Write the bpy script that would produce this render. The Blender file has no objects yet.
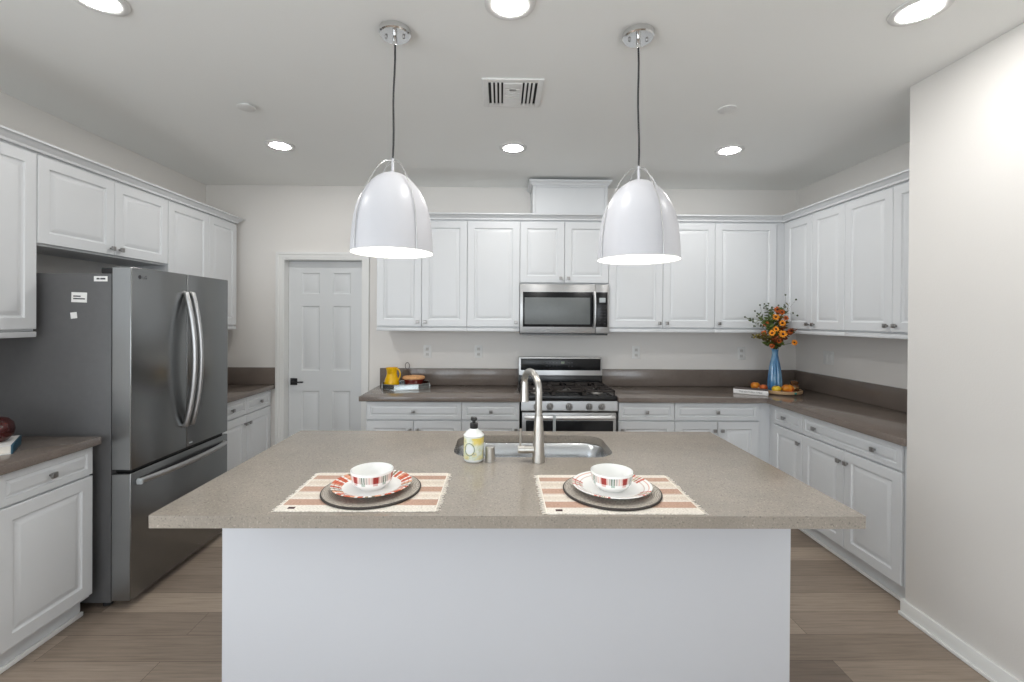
import bpy, bmesh, math, random
from math import sin, cos, pi, radians
from mathutils import Vector, Matrix

S = bpy.context.scene
COL = S.collection
random.seed(7)

# ------------------------------------------------------------------ camera
H, F, PX, PY = 1.5276, 452.8, 505.83, 320.43
YAW, PITCH, ROLL = 0.0109, -0.0036, 0.0060
cd = bpy.data.cameras.new('camera')
cam = bpy.data.objects.new('camera', cd)
COL.objects.link(cam)
cd.sensor_fit = 'HORIZONTAL'
cd.sensor_width = 36.0
cd.lens = F / 1024 * 36
cd.shift_x = (512 - PX) / 1024
cd.shift_y = (PY - 341) / 1024
cd.clip_start = 0.05
_fw = Vector((sin(YAW) * cos(PITCH), cos(YAW) * cos(PITCH), sin(PITCH)))
_rt = Vector((cos(YAW), -sin(YAW), 0))
_up = _rt.cross(_fw)
_r2 = _rt * cos(ROLL) + _up * sin(ROLL)
_u2 = -_rt * sin(ROLL) + _up * cos(ROLL)
_m = Matrix((_r2, _u2, -_fw)).transposed().to_4x4()
_m.translation = Vector((0, 0, H))
cam.matrix_world = _m
S.camera = cam

# ------------------------------------------------------------------ light
S.view_settings.view_transform = 'Standard'
S.view_settings.look = 'None'
S.view_settings.exposure = 0.10
S.view_settings.gamma = 1.0
S.view_settings.use_curve_mapping = False
W = bpy.data.worlds.new('sky')
S.world = W
W.use_nodes = True
W.node_tree.nodes['Background'].inputs[0].default_value = (0.75, 0.85, 1.0, 1)
W.node_tree.nodes['Background'].inputs[1].default_value = 1.0
S.cycles.use_denoising = True
S.cycles.max_bounces = 10
S.cycles.diffuse_bounces = 6
S.cycles.sample_clamp_indirect = 6.0
S.cycles.caustics_reflective = False
S.cycles.caustics_refractive = False


def area_light(name, loc, rot, sx, sy, watts, color):
    d = bpy.data.lights.new(name, 'AREA')
    d.shape = 'RECTANGLE'
    d.size, d.size_y = sx, sy
    d.energy = watts
    d.color = color
    o = bpy.data.objects.new(name, d)
    o.location = loc
    o.rotation_euler = rot
    COL.objects.link(o)
    return o


# daylight through the two windows in the rear wall and the one in the left wall behind the camera
DAY = 48
DAY_LEFT = 72
XL = -2.7132
area_light('window_daylight', (-1.35, -4.12, 1.40), (radians(90), 0, 0), 2.0, 2.1, DAY, (0.90, 0.96, 1.0))
area_light('window_daylight', (1.05, -4.12, 1.40), (radians(90), 0, 0), 1.8, 2.1, DAY, (0.90, 0.96, 1.0))
area_light('window_daylight', (XL - 0.12, -1.0, 1.40), (radians(90), 0, radians(-90)), 3.0, 2.1, DAY_LEFT, (0.90, 0.96, 1.0))
CAN_STRENGTH = 158.0
BULB_STRENGTH = 50.0

# ------------------------------------------------------------------ room numbers
YB, XL, XR, ZC, XS, YS = 4.188, -2.7132, 2.7506, 2.7408, 2.1094, 2.326
T = 0.914
YREAR = -4.0


# ------------------------------------------------------------------ materials
def srgb(r, g, b):
    def f(c):
        c /= 255.0
        return c / 12.92 if c <= 0.04045 else ((c + 0.055) / 1.055) ** 2.4
    return (f(r), f(g), f(b), 1.0)


class NT:
    """small node-tree writer"""
    def __init__(self, name, rough=0.5, metal=0.0):
        self.m = bpy.data.materials.new(name)
        self.m.use_nodes = True
        self.t = self.m.node_tree
        self.b = self.t.nodes['Principled BSDF']
        self.b.inputs['Roughness'].default_value = rough
        self.b.inputs['Metallic'].default_value = metal

    def n(self, kind, **kw):
        nd = self.t.nodes.new(kind)
        for k, v in kw.items():
            setattr(nd, k, v)
        return nd

    def l(self, a, b):
        self.t.links.new(a, b)

    def math(self, op, a, b=None):
        nd = self.n('ShaderNodeMath', operation=op)
        for i, v in enumerate((a, b)):
            if v is None:
                continue
            if isinstance(v, (int, float)):
                nd.inputs[i].default_value = v
            else:
                self.l(v, nd.inputs[i])
        return nd.outputs[0]

    def coord(self, scale=(1, 1, 1), out='Object'):
        tc = self.n('ShaderNodeTexCoord')
        mp = self.n('ShaderNodeMapping')
        mp.inputs['Scale'].default_value = scale
        self.l(tc.outputs[out], mp.inputs[0])
        return mp.outputs[0]

    def noise(self, vec, scale, detail=2.0, rough=0.5):
        nd = self.n('ShaderNodeTexNoise')
        nd.inputs['Scale'].default_value = scale
        nd.inputs['Detail'].default_value = detail
        nd.inputs['Roughness'].default_value = rough
        self.l(vec, nd.inputs['Vector'])
        return nd.outputs['Fac']

    def ramp(self, fac, stops, interp='LINEAR'):
        nd = self.n('ShaderNodeValToRGB')
        cr = nd.color_ramp
        cr.interpolation = interp
        while len(cr.elements) < len(stops):
            cr.elements.new(0.5)
        for e, (p, c) in zip(cr.elements, stops):
            e.position = p
            e.color = c
        self.l(fac, nd.inputs[0])
        return nd.outputs[0]

    def mix(self, fac, a, b, mode='MIX'):
        nd = self.n('ShaderNodeMix', data_type='RGBA', blend_type=mode)
        if isinstance(fac, (int, float)):
            nd.inputs[0].default_value = fac
        else:
            self.l(fac, nd.inputs[0])
        for i, v in ((6, a), (7, b)):
            if isinstance(v, tuple):
                nd.inputs[i].default_value = v
            else:
                self.l(v, nd.inputs[i])
        return nd.outputs[2]

    def color(self, c):
        if isinstance(c, tuple):
            self.b.inputs['Base Color'].default_value = c
        else:
            self.l(c, self.b.inputs['Base Color'])

    def rough(self, s):
        self.l(s, self.b.inputs['Roughness'])

    def bump(self, height, strength=0.2, dist=0.002):
        nd = self.n('ShaderNodeBump')
        nd.inputs['Strength'].default_value = strength
        nd.inputs['Distance'].default_value = dist
        self.l(height, nd.inputs['Height'])
        self.l(nd.outputs[0], self.b.inputs['Normal'])


def plain(name, col, rough=0.5, metal=0.0, spec=0.5, var=0.03, scale=30):
    """one colour with a faint procedural unevenness"""
    k = NT(name, rough, metal)
    f = k.noise(k.coord(), scale, 2)
    lo = tuple(c * (1 - var) for c in col[:3]) + (1,)
    hi = tuple(min(1, c * (1 + var)) for c in col[:3]) + (1,)
    k.color(k.ramp(f, [(0.3, lo), (0.7, hi)]))
    k.b.inputs['Specular IOR Level'].default_value = spec
    return k.m


def paint(name, col, rough, bump):
    k = NT(name, rough)
    v = k.coord()
    f = k.noise(v, 1.3, 3)
    lo = tuple(c * 0.98 for c in col[:3]) + (1,)
    k.color(k.ramp(f, [(0.3, lo), (0.7, col)]))
    k.b.inputs['Specular IOR Level'].default_value = 0.3
    k.bump(k.noise(v, 140, 3), bump, 0.002)
    return k.m


def quartz(name, base, rough):
    k = NT(name, rough)
    v = k.coord()
    dark = tuple(c * 0.52 for c in base[:3]) + (1,)
    lite = tuple(min(1, c * 1.6) for c in base[:3]) + (1,)
    f = k.noise(v, 170, 3, 0.65)
    c = k.ramp(f, [(0.30, dark), (0.42, base), (0.60, base), (0.72, lite)])
    g = k.noise(v, 7, 4)
    c2 = k.ramp(g, [(0.3, (0.93, 0.93, 0.93, 1)), (0.7, (1.04, 1.03, 1.02, 1))])
    k.color(k.mix(1.0, c, c2, 'MULTIPLY'))
    k.b.inputs['Specular IOR Level'].default_value = 0.55
    return k.m


def steel(name, col, rough, axis=(1, 1, 60), amount=0.12):
    k = NT(name, rough, 1.0)
    v = k.coord(axis)
    f = k.noise(v, 22, 3)
    k.color(k.ramp(f, [(0.2, tuple(c * 0.93 for c in col[:3]) + (1,)), (0.8, col)]))
    k.rough(k.math('ADD', k.math('MULTIPLY', f, amount), rough - amount / 2))
    return k.m


def emitter(name, col, strength):
    k = NT(name, 0.5)
    k.color(col)
    k.b.inputs['Emission Color'].default_value = col
    k.b.inputs['Emission Strength'].default_value = strength
    return k.m


def floor_mat():
    k = NT('oak_plank_floor', 0.42)
    v = k.coord()
    br = k.n('ShaderNodeTexBrick')
    br.offset = 0.37
    br.offset_frequency = 2
    br.inputs['Scale'].default_value = 1.0
    br.inputs['Brick Width'].default_value = 1.5
    br.inputs['Row Height'].default_value = 0.168
    br.inputs['Mortar Size'].default_value = 0.0012
    br.inputs['Mortar Smooth'].default_value = 0.3
    br.inputs['Bias'].default_value = 0.0
    br.inputs['Color1'].default_value = (0, 0, 0, 1)
    br.inputs['Color2'].default_value = (1, 1, 1, 1)
    br.inputs['Mortar'].default_value = (0.5, 0.5, 0.5, 1)
    k.l(v, br.inputs['Vector'])
    # each plank gets its own tone and its own slice of grain
    tone = k.ramp(br.outputs['Color'], [(0.0, srgb(116, 103, 92)), (0.35, srgb(154, 139, 125)),
                                        (0.65, srgb(134, 120, 107)), (1.0, srgb(172, 156, 140))])
    sep = k.n('ShaderNodeSeparateColor')
    k.l(br.outputs['Color'], sep.inputs[0])
    off = k.math('MULTIPLY', sep.outputs[0], 37.0)
    cmb = k.n('ShaderNodeCombineXYZ')
    k.l(off, cmb.inputs[0])
    k.l(off, cmb.inputs[1])
    add = k.n('ShaderNodeVectorMath', operation='ADD')
    k.l(v, add.inputs[0])
    k.l(cmb.outputs[0], add.inputs[1])
    mp = k.n('ShaderNodeMapping')
    mp.inputs['Scale'].default_value = (1.2, 26, 1)
    k.l(add.outputs[0], mp.inputs[0])
    g = k.noise(mp.outputs[0], 3.0, 6, 0.62)
    grain = k.ramp(g, [(0.28, (0.72, 0.71, 0.70, 1)), (0.5, (0.98, 0.98, 0.98, 1)), (0.74, (1.18, 1.17, 1.16, 1))])
    c = k.mix(1.0, tone, grain, 'MULTIPLY')
    c = k.mix(br.outputs['Fac'], c, srgb(84, 70, 62))
    k.color(c)
    k.bump(k.math('SUBTRACT', g, br.outputs['Fac']), 0.12, 0.001)
    k.b.inputs['Specular IOR Level'].default_value = 0.4
    return k.m


def placemat_mat():
    k = NT('woven_striped_cotton', 0.9)
    v = k.coord()
    sp = k.n('ShaderNodeSeparateXYZ')
    k.l(v, sp.inputs[0])
    y = k.math('ADD', k.math('DIVIDE', sp.outputs[1], 0.36), 0.5)
    cream, band, lite = srgb(226, 220, 210), srgb(184, 152, 134), srgb(212, 200, 186)
    c = k.ramp(y, [(0.0, cream), (0.13, cream), (0.135, band), (0.265, band), (0.27, cream), (0.36, lite),
                   (0.42, cream), (0.475, band), (0.585, band), (0.59, cream), (0.70, lite), (0.78, cream),
                   (0.80, band), (0.90, band), (0.905, cream), (1.0, cream)])
    w = k.noise(k.coord((45, 130, 1)), 3.0, 4)
    c2 = k.ramp(w, [(0.34, (0.72, 0.68, 0.66, 1)), (0.62, (1.10, 1.10, 1.10, 1))])
    k.color(k.mix(1.0, c, c2, 'MULTIPLY'))
    k.bump(k.noise(k.coord((300, 500, 1)), 1.0, 2), 0.6, 0.001)
    return k.m


def charger_mat():
    k = NT('woven_grey_fibre', 0.75)
    v = k.coord()
    ln = k.n('ShaderNodeVectorMath', operation='LENGTH')
    k.l(v, ln.inputs[0])
    r = ln.outputs['Value']
    rings = k.math('SINE', k.math('MULTIPLY', r, 1150.0))
    f = k.math('ADD', k.math('MULTIPLY', rings, 0.25), k.noise(v, 130, 3))
    c = k.ramp(f, [(0.25, srgb(112, 106, 99)), (0.5, srgb(170, 163, 154)), (0.75, srgb(206, 199, 188))])
    edge = k.ramp(r, [(0.0, (0, 0, 0, 1)), (0.1645, (0, 0, 0, 1)), (0.167, (1, 1, 1, 1))])
    k.color(k.mix(edge, c, srgb(52, 46, 42)))
    k.bump(f, 0.5, 0.002)
    return k.m


def polar(k):
    v = k.coord()
    sp = k.n('ShaderNodeSeparateXYZ')
    k.l(v, sp.inputs[0])
    x, y, z = sp.outputs
    ang = k.math('ADD', k.math('DIVIDE', k.math('ARCTAN2', y, x), 2 * pi), 0.5)
    r = k.math('SQRT', k.math('ADD', k.math('MULTIPLY', x, x), k.math('MULTIPLY', y, y)))
    return ang, r, z, x, y


WHITE_CH = srgb(240, 240, 238)


def bowl_mat(name, phase):
    k = NT(name, 0.15)
    ang, r, z, x, y = polar(k)
    f = k.math('FRACT', k.math('ADD', k.math('MULTIPLY', ang, 6.0), phase))
    red, pink, grn, gry, pale = srgb(150, 46, 42), srgb(216, 182, 174), srgb(92, 118, 102), srgb(180, 176, 170), srgb(222, 214, 208)
    c = k.ramp(f, [(0.0, red), (0.24, pink), (0.31, pale), (0.37, gry), (0.43, pale), (0.46, grn),
                   (0.52, WHITE_CH), (0.56, grn), (0.62, pale), (0.67, gry), (0.74, pale), (0.80, pink),
                   (0.86, pale), (0.93, pink)], 'CONSTANT')
    soft = k.ramp(f, [(0.0, pink), (0.22, WHITE_CH), (0.42, WHITE_CH), (0.45, srgb(170, 186, 176)),
                      (0.63, WHITE_CH), (0.9, WHITE_CH)], 'CONSTANT')
    main = k.ramp(z, [(0.0, (0, 0, 0, 1)), (0.0275, (0, 0, 0, 1)), (0.0276, (1, 1, 1, 1)), (0.0535, (1, 1, 1, 1)), (0.0536, (0, 0, 0, 1))], 'CONSTANT')
    low = k.ramp(z, [(0.0, (0, 0, 0, 1)), (0.0215, (0, 0, 0, 1)), (0.0216, (1, 1, 1, 1)), (0.0275, (1, 1, 1, 1)), (0.0276, (0, 0, 0, 1))], 'CONSTANT')
    # the band is printed on the outside only
    tc = k.n('ShaderNodeNewGeometry')
    sn = k.n('ShaderNodeSeparateXYZ')
    k.l(tc.outputs['True Normal'], sn.inputs[0])
    out = k.math('GREATER_THAN', k.math('ADD', k.math('MULTIPLY', sn.outputs[0], x), k.math('MULTIPLY', sn.outputs[1], y)), 0.0)
    cc = k.mix(k.math('MULTIPLY', main, out), WHITE_CH, c)
    cc = k.mix(k.math('MULTIPLY', low, out), cc, soft)
    k.color(cc)
    k.b.inputs['Coat Weight'].default_value = 0.3
    return k.m


def plate_mat(name, cover, phase, cols):
    """white plate with a plaid printed round the rim; cover = how much of the rim is printed"""
    k = NT(name, 0.15)
    ang, r, z, x, y = polar(k)
    f = k.math('FRACT', k.math('ADD', k.math('MULTIPLY', ang, 5.0), phase))
    a, b, g = cols
    c = k.ramp(f, [(0.0, a), (0.16 * cover, b), (0.24 * cover, WHITE_CH), (0.30 * cover, a), (0.40 * cover, WHITE_CH),
                   (0.44 * cover, g), (0.50 * cover, WHITE_CH), (0.56 * cover, g), (0.62 * cover, b), (0.74 * cover, WHITE_CH),
                   (0.80 * cover, a), (0.94 * cover, WHITE_CH)], 'CONSTANT')
    cross = k.ramp(r, [(0.0, (0, 0, 0, 1)), (0.098, (0, 0, 0, 1)), (0.0985, (1, 1, 1, 1)), (0.137, (1, 1, 1, 1)), (0.1375, (0, 0, 0, 1))], 'CONSTANT')
    tint = k.ramp(r, [(0.0, (1, 1, 1, 1)), (0.107, (0.75, 0.62, 0.58, 1)), (0.112, (1, 1, 1, 1)), (0.122, (0.8, 0.5, 0.42, 1)), (0.128, (1, 1, 1, 1))], 'CONSTANT')
    k.color(k.mix(cross, WHITE_CH, k.mix(1.0, c, tint, 'MULTIPLY')))
    return k.m


def soap_label_mat():
    k = NT('printed_soap_label', 0.4)
    ang, r, z, x, y = polar(k)
    nz = k.noise(k.coord(), 42, 3)
    c = k.ramp(nz, [(0.40, srgb(226, 230, 218)), (0.50, srgb(196, 206, 172)), (0.56, srgb(222, 214, 140)), (0.62, srgb(234, 204, 60)), (0.68, srgb(120, 140, 100)), (0.74, srgb(226, 230, 218))])
    top = k.ramp(z, [(0.0, (0, 0, 0, 1)), (0.070, (0, 0, 0, 1)), (0.085, (1, 1, 1, 1))])
    side = k.ramp(k.math('ADD', k.math('MULTIPLY', x, 10.0), 0.5), [(0.42, (0, 0, 0, 1)), (0.55, (1, 1, 1, 1))])
    k.color(k.mix(k.math('MULTIPLY', top, side), k.mix(0.45, c, srgb(222, 228, 214)), k.mix(0.75, c, srgb(236, 208, 66))))
    return k.m


M = {}
M['wall'] = paint('warm_grey_wall_paint', srgb(229, 226, 222), 0.75, 0.25)
M['ceiling'] = paint('ceiling_paint', srgb(244, 245, 243), 0.8, 0.2)
M['trim'] = paint('white_trim_paint', srgb(232, 232, 230), 0.4, 0.02)
M['cab'] = plain('white_cabinet_paint', srgb(214, 216, 218), 0.38, var=0.01, scale=3)
M['door'] = plain('white_door_paint', srgb(218, 220, 221), 0.42, var=0.01, scale=3)
M['island'] = paint('island_panel_paint', srgb(202, 203, 207), 0.55, 0.08)
M['quartz_island'] = quartz('taupe_quartz', srgb(149, 141, 131), 0.16)
M['quartz'] = quartz('dark_taupe_quartz', srgb(118, 108, 101), 0.15)
M['floor'] = floor_mat()
M['nickel'] = steel('satin_nickel', (0.36, 0.35, 0.34, 1), 0.30, (1, 1, 1), 0.05)
M['faucet'] = steel('brushed_nickel', (0.56, 0.54, 0.505, 1), 0.33, (1, 1, 1), 0.02)
M['chrome'] = steel('polished_chrome', (0.75, 0.75, 0.75, 1), 0.12, (1, 1, 1), 0.02)
M['fridge'] = steel('dark_stainless', (0.27, 0.275, 0.275, 1), 0.25, (60, 60, 1), 0.06)
M['fridge_side'] = plain('graphite_painted_steel', srgb(92, 92, 93), 0.45, 0.0, 0.4)
M['fridge_edge'] = steel('stainless_door_edge', (0.40, 0.41, 0.415, 1), 0.33, (60, 60, 1), 0.10)
M['fridge_handle'] = steel('stainless_handle', (0.50, 0.50, 0.50, 1), 0.36, (1, 1, 1), 0.03)
M['bright_handle'] = steel('bright_steel_handle', (0.84, 0.84, 0.84, 1), 0.45, (1, 1, 1), 0.03)
M['stainless'] = steel('brushed_stainless', (0.47, 0.47, 0.47, 1), 0.34, (0.5, 40, 40), 0.06)
M['sink'] = steel('sink_stainless', (0.56, 0.58, 0.60, 1), 0.26, (1, 1, 1), 0.04)
M['black'] = plain('black_enamel', srgb(24, 24, 26), 0.25)
M['black_glass'] = plain('black_glass', srgb(17, 18, 21), 0.22, 0.0, 0.35)
M['grey_glass'] = plain('grey_oven_glass', srgb(104, 108, 108), 0.33, 0.0, 0.5)
M['iron'] = plain('cast_iron', srgb(46, 40, 37), 0.6, 0.0, 0.4, 0.15)
M['burner'] = steel('burner_cap_metal', (0.45, 0.43, 0.41, 1), 0.35, (1, 1, 1), 0.1)
M['dark'] = plain('dark_casing_and_duct_shade', srgb(40, 40, 40), 0.8)  # microwave casing colour, also the painted shade behind the vent slats
M['rubber'] = plain('black_rubber', srgb(30, 30, 31), 0.7)
M['mark'] = plain('dark_grey_print', srgb(58, 58, 62), 0.6)
M['display'] = plain('grey_display', srgb(176, 182, 184), 0.3)
M['paper'] = plain('white_sticker_paper', srgb(232, 232, 230), 0.8)
M['plastic'] = plain('white_plastic', srgb(228, 228, 226), 0.4)
M['slot'] = plain('socket_face_plastic', srgb(206, 204, 200), 0.5)
M['slot_hole'] = plain('grey_socket_slots', srgb(128, 126, 122), 0.7)
M['shade'] = plain('white_enamel_shade', srgb(203, 203, 207), 0.36, 0.0, 0.35, var=0.005)
M['shade_in'] = plain('white_shade_lining', srgb(246, 246, 243), 0.6, var=0.005)
M['rod'] = steel('brushed_steel_rod', (0.62, 0.62, 0.62, 1), 0.35, (1, 1, 1), 0.03)
M['cord'] = plain('black_cord', srgb(42, 42, 44), 0.7)
M['bulb'] = emitter('lit_bulb', (1.0, 0.97, 0.92, 1), BULB_STRENGTH)
M['lens'] = emitter('lit_downlight_lens', (1.0, 0.985, 0.96, 1), CAN_STRENGTH)
M['lamp_trim'] = plain('downlight_trim', srgb(224, 224, 222), 0.5)
M['placemat'] = placemat_mat()
M['fringe'] = plain('cotton_fringe', srgb(238, 231, 220), 0.9)
M['tag'] = plain('dark_woven_tag', srgb(62, 30, 30), 0.8)
M['charger'] = charger_mat()
M['bowl_a'] = bowl_mat('plaid_bowl_china', 0.19)
M['bowl_b'] = bowl_mat('plaid_bowl_china_turned', 0.21)
M['plate_a'] = plate_mat('orange_plaid_plate_china', 1.0, 0.1, (srgb(192, 88, 54), srgb(216, 158, 128), srgb(126, 116, 88)))
M['plate_b'] = plate_mat('sparse_plaid_plate_china', 0.34, 0.28, (srgb(186, 84, 66), srgb(222, 200, 190), srgb(150, 150, 100)))
M['soap'] = plain('white_bottle_plastic', srgb(230, 232, 230), 0.25)
M['soap_label'] = soap_label_mat()
M['pump'] = plain('black_pump_plastic', srgb(30, 31, 33), 0.35)
M['ring'] = plain('grey_green_print', srgb(128, 138, 122), 0.5)
M['badge'] = plain('pale_print', srgb(226, 230, 230), 0.5)
M['mirror'] = steel('mirrored_tray_glass', (0.50, 0.54, 0.54, 1), 0.16, (1, 1, 1), 0.02)
M['silver'] = steel('silver_tray_edge', (0.62, 0.62, 0.60, 1), 0.2, (1, 1, 1), 0.04)
M['yellow'] = plain('yellow_glazed_pottery', srgb(236, 184, 14), 0.22, 0.0, 0.5, 0.10, 18)
M['crust'] = plain('baked_crust', srgb(216, 162, 112), 0.7, 0.0, 0.3, 0.2, 60)
M['dish'] = plain('dark_red_glaze', srgb(118, 34, 26), 0.25)
M['wire'] = plain('dark_wire', srgb(70, 58, 56), 0.5, 0.3)
M['wood'] = plain('pale_wood', srgb(190, 158, 122), 0.5, 0.0, 0.4, 0.10, 40)
M['teal'] = plain('teal_glaze', srgb(30, 130, 120), 0.3)
M['jar'] = plain('brown_glaze', srgb(92, 60, 34), 0.15, 0.0, 0.6, 0.6, 40)
M['gold'] = steel('brass_band', (0.70, 0.52, 0.26, 1), 0.25, (1, 1, 1), 0.05)
M['cover_white'] = plain('white_book_cloth', srgb(226, 224, 222), 0.6)
M['cover_dark'] = plain('dark_book_board', srgb(92, 80, 76), 0.5)
M['cover_blue'] = plain('teal_blue_book_cloth', srgb(44, 84, 104), 0.6)
M['pages'] = plain('book_pages', srgb(226, 221, 212), 0.8)
M['pumpkin_red'] = plain('dark_red_glass', srgb(60, 14, 12), 0.08, 0.0, 0.6, 0.3, 30)
M['stem_dark'] = plain('dark_stem', srgb(40, 28, 24), 0.5)
M['stem'] = plain('green_stem', srgb(88, 100, 50), 0.6)
M['leaf'] = plain('green_leaf', srgb(82, 98, 46), 0.55, 0.0, 0.3, 0.35, 60)
M['leaf2'] = plain('olive_leaf', srgb(104, 92, 40), 0.6, 0.0, 0.3, 0.35, 60)
M['leaf3'] = plain('russet_leaf', srgb(136, 70, 34), 0.6, 0.0, 0.3, 0.35, 60)
M['seed'] = plain('dark_seed_head', srgb(74, 84, 60), 0.7)
M['petal'] = plain('orange_petal', srgb(222, 140, 34), 0.6, 0.0, 0.3, 0.2, 80)
M['petal2'] = plain('rust_petal', srgb(180, 88, 32), 0.6, 0.0, 0.3, 0.2, 80)
M['eye'] = plain('dark_flower_eye', srgb(62, 28, 18), 0.8)


def blue_glass():
    k = NT('blue_glazed_glass', 0.08)
    sp = k.n('ShaderNodeSeparateXYZ')
    k.l(k.coord(), sp.inputs[0])
    f = k.noise(k.coord((1, 1, 0.25)), 26, 3)
    k.color(k.ramp(f, [(0.28, srgb(38, 88, 140)), (0.5, srgb(82, 136, 180)), (0.72, srgb(150, 188, 212))]))
    k.b.inputs['Coat Weight'].default_value = 0.6
    k.b.inputs['Coat Roughness'].default_value = 0.03
    return k.m


M['vase'] = blue_glass()


def fruit_mat(name, a, b):
    k = NT(name, 0.35)
    f = k.noise(k.coord(), 16, 2)
    k.color(k.ramp(f, [(0.35, srgb(*a)), (0.65, srgb(*b))]))
    return k.m


M['fruit_o'] = fruit_mat('orange_fruit_skin', (226, 150, 40), (206, 88, 34))
M['fruit_y'] = fruit_mat('yellow_fruit_skin', (226, 196, 50), (200, 150, 40))
M['fruit_r'] = fruit_mat('russet_fruit_skin', (206, 110, 50), (160, 60, 32))


# ------------------------------------------------------------------ mesh writer
class MB:
    """collects shapes in world axes about the origin o and links them as ONE mesh object"""
    def __init__(self, o=(0, 0, 0)):
        self.o = Vector(o)
        self.bm = bmesh.new()

    def box(self, x0, x1, y0, y1, z0, z1, bev=0.0, seg=2):
        t = bmesh.new()
        v = [t.verts.new((x, y, z)) for x in (x0, x1) for y in (y0, y1) for z in (z0, z1)]
        for f in ((0, 1, 3, 2), (4, 6, 7, 5), (0, 4, 5, 1), (2, 3, 7, 6), (0, 2, 6, 4), (1, 5, 7, 3)):
            t.faces.new([v[i] for i in f])
        if bev:
            bmesh.ops.bevel(t, geom=list(t.edges), offset=bev, segments=seg, affect='EDGES', profile=0.5)
        self.add(t)
        return self

    def add(self, t, mat=None):
        if mat is not None:
            bmesh.ops.transform(t, matrix=mat, verts=t.verts)
        me = bpy.data.meshes.new('tmp')
        t.to_mesh(me)
        t.free()
        self.bm.from_mesh(me)
        bpy.data.meshes.remove(me)

    def lathe(self, prof, c=(0, 0, 0), seg=40, fn=None, close=False):
        """revolve (r, z) pairs about the vertical through c; fn(angle, r, z) may alter the radius"""
        bm = self.bm
        rings = []
        for r, z in prof:
            if r < 1e-6:
                rings.append([bm.verts.new((c[0], c[1], c[2] + z))])
            else:
                ring = []
                for i in range(seg):
                    a = 2 * pi * i / seg
                    rr = fn(a, r, z) if fn else r
                    ring.append(bm.verts.new((c[0] + rr * cos(a), c[1] + rr * sin(a), c[2] + z)))
                rings.append(ring)
        for A, B in zip(rings, rings[1:]):
            if len(A) == 1 and len(B) == 1:
                continue
            for i in range(seg):
                j = (i + 1) % seg
                if len(A) == 1:
                    bm.faces.new((A[0], B[j], B[i]))
                elif len(B) == 1:
                    bm.faces.new((A[i], A[j], B[0]))
                else:
                    bm.faces.new((A[i], A[j], B[j], B[i]))
        return self

    def tube(self, pts, r, seg=10, cap=True, flat=1.0):
        """sweep a round (or flattened) section along pts; r is a number or one per point"""
        bm = self.bm
        P = [Vector(p) for p in pts]
        R = r if isinstance(r, (list, tuple)) else [r] * len(P)
        d0 = (P[1] - P[0]).normalized()
        ref = Vector((0, 0, 1)) if abs(d0.z) < 0.9 else Vector((1, 0, 0))
        n = (ref - d0 * ref.dot(d0)).normalized()
        rings = []
        for i, p in enumerate(P):
            d = (P[min(i + 1, len(P) - 1)] - P[max(i - 1, 0)]).normalized()
            n = (n - d * n.dot(d)).normalized()
            b = d.cross(n)
            rings.append([bm.verts.new(p + (n * cos(2 * pi * k / seg) + b * sin(2 * pi * k / seg) * flat) * R[i]) for k in range(seg)])
        for A, B in zip(rings, rings[1:]):
            for k in range(seg):
                j = (k + 1) % seg
                bm.faces.new((A[k], A[j], B[j], B[k]))
        if cap:
            bm.faces.new(list(reversed(rings[0])))
            bm.faces.new(rings[-1])
        return self

    def cyl(self, p0, p1, r0, r1=None, seg=20):
        return self.tube([p0, p1], [r0, r0 if r1 is None else r1], seg)

    def prism(self, poly, z0, z1, bev=0.0):
        t = bmesh.new()
        lo = [t.verts.new((x, y, z0)) for x, y in poly]
        hi = [t.verts.new((x, y, z1)) for x, y in poly]
        n = len(poly)
        t.faces.new(list(reversed(lo)))
        t.faces.new(hi)
        for i in range(n):
            j = (i + 1) % n
            t.faces.new((lo[i], lo[j], hi[j], hi[i]))
        if bev:
            bmesh.ops.bevel(t, geom=[e for e in t.edges], offset=bev, segments=2, affect='EDGES', profile=0.5)
        self.add(t)
        return self

    def sweep_profile(self, path, prof):
        """extrude a (out, z) profile along a horizontal polyline; out is measured to the RIGHT of travel, mitred"""
        bm = self.bm
        P = [Vector((x, y, 0)) for x, y in path]
        rows = []
        for i, p in enumerate(P):
            def nrm(a, b):
                d = (b - a).normalized()
                return Vector((d.y, -d.x, 0))
            if i == 0:
                m = nrm(P[0], P[1])
            elif i == len(P) - 1:
                m = nrm(P[-2], P[-1])
            else:
                n1, n2 = nrm(P[i - 1], p), nrm(p, P[i + 1])
                m = n1 + n2
                m = m / max(0.2, m.dot(n1))
            rows.append([bm.verts.new((p.x + m.x * o, p.y + m.y * o, z)) for o, z in prof])
        n = len(prof)
        for A, B in zip(rows, rows[1:]):
            for k in range(n):
                j = (k + 1) % n
                bm.faces.new((A[k], B[k], B[j], A[j]))
        bm.faces.new(rows[0])
        bm.faces.new(list(reversed(rows[-1])))
        return self

    def panel(self, x0, x1, z0, z1, yf, t, cells, prof, edge=0.003):
        """a slab with its front at y = yf (facing -y), t thick, with a moulded panel in every cell"""
        bm = self.bm
        yb = yf + t

        def loop(a, b, c, d, y):
            return [bm.verts.new(q) for q in ((a, y, c), (b, y, c), (b, y, d), (a, y, d))]

        def bridge(A, B):
            for i in range(4):
                j = (i + 1) % 4
                bm.faces.new((A[i], A[j], B[j], B[i]))
        back = loop(x0, x1, z0, z1, yb)
        side = loop(x0, x1, z0, z1, yf + edge)
        bm.faces.new(list(reversed(back)))
        bridge(back, side)
        a, b, c, d = x0 + edge, x1 - edge, z0 + edge, z1 - edge
        fr = loop(a, b, c, d, yf)
        bridge(side, fr)
        xs = sorted({a, b} | {q for k in cells for q in k[:2]})
        zs = sorted({c, d} | {q for k in cells for q in k[2:]})
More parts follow.
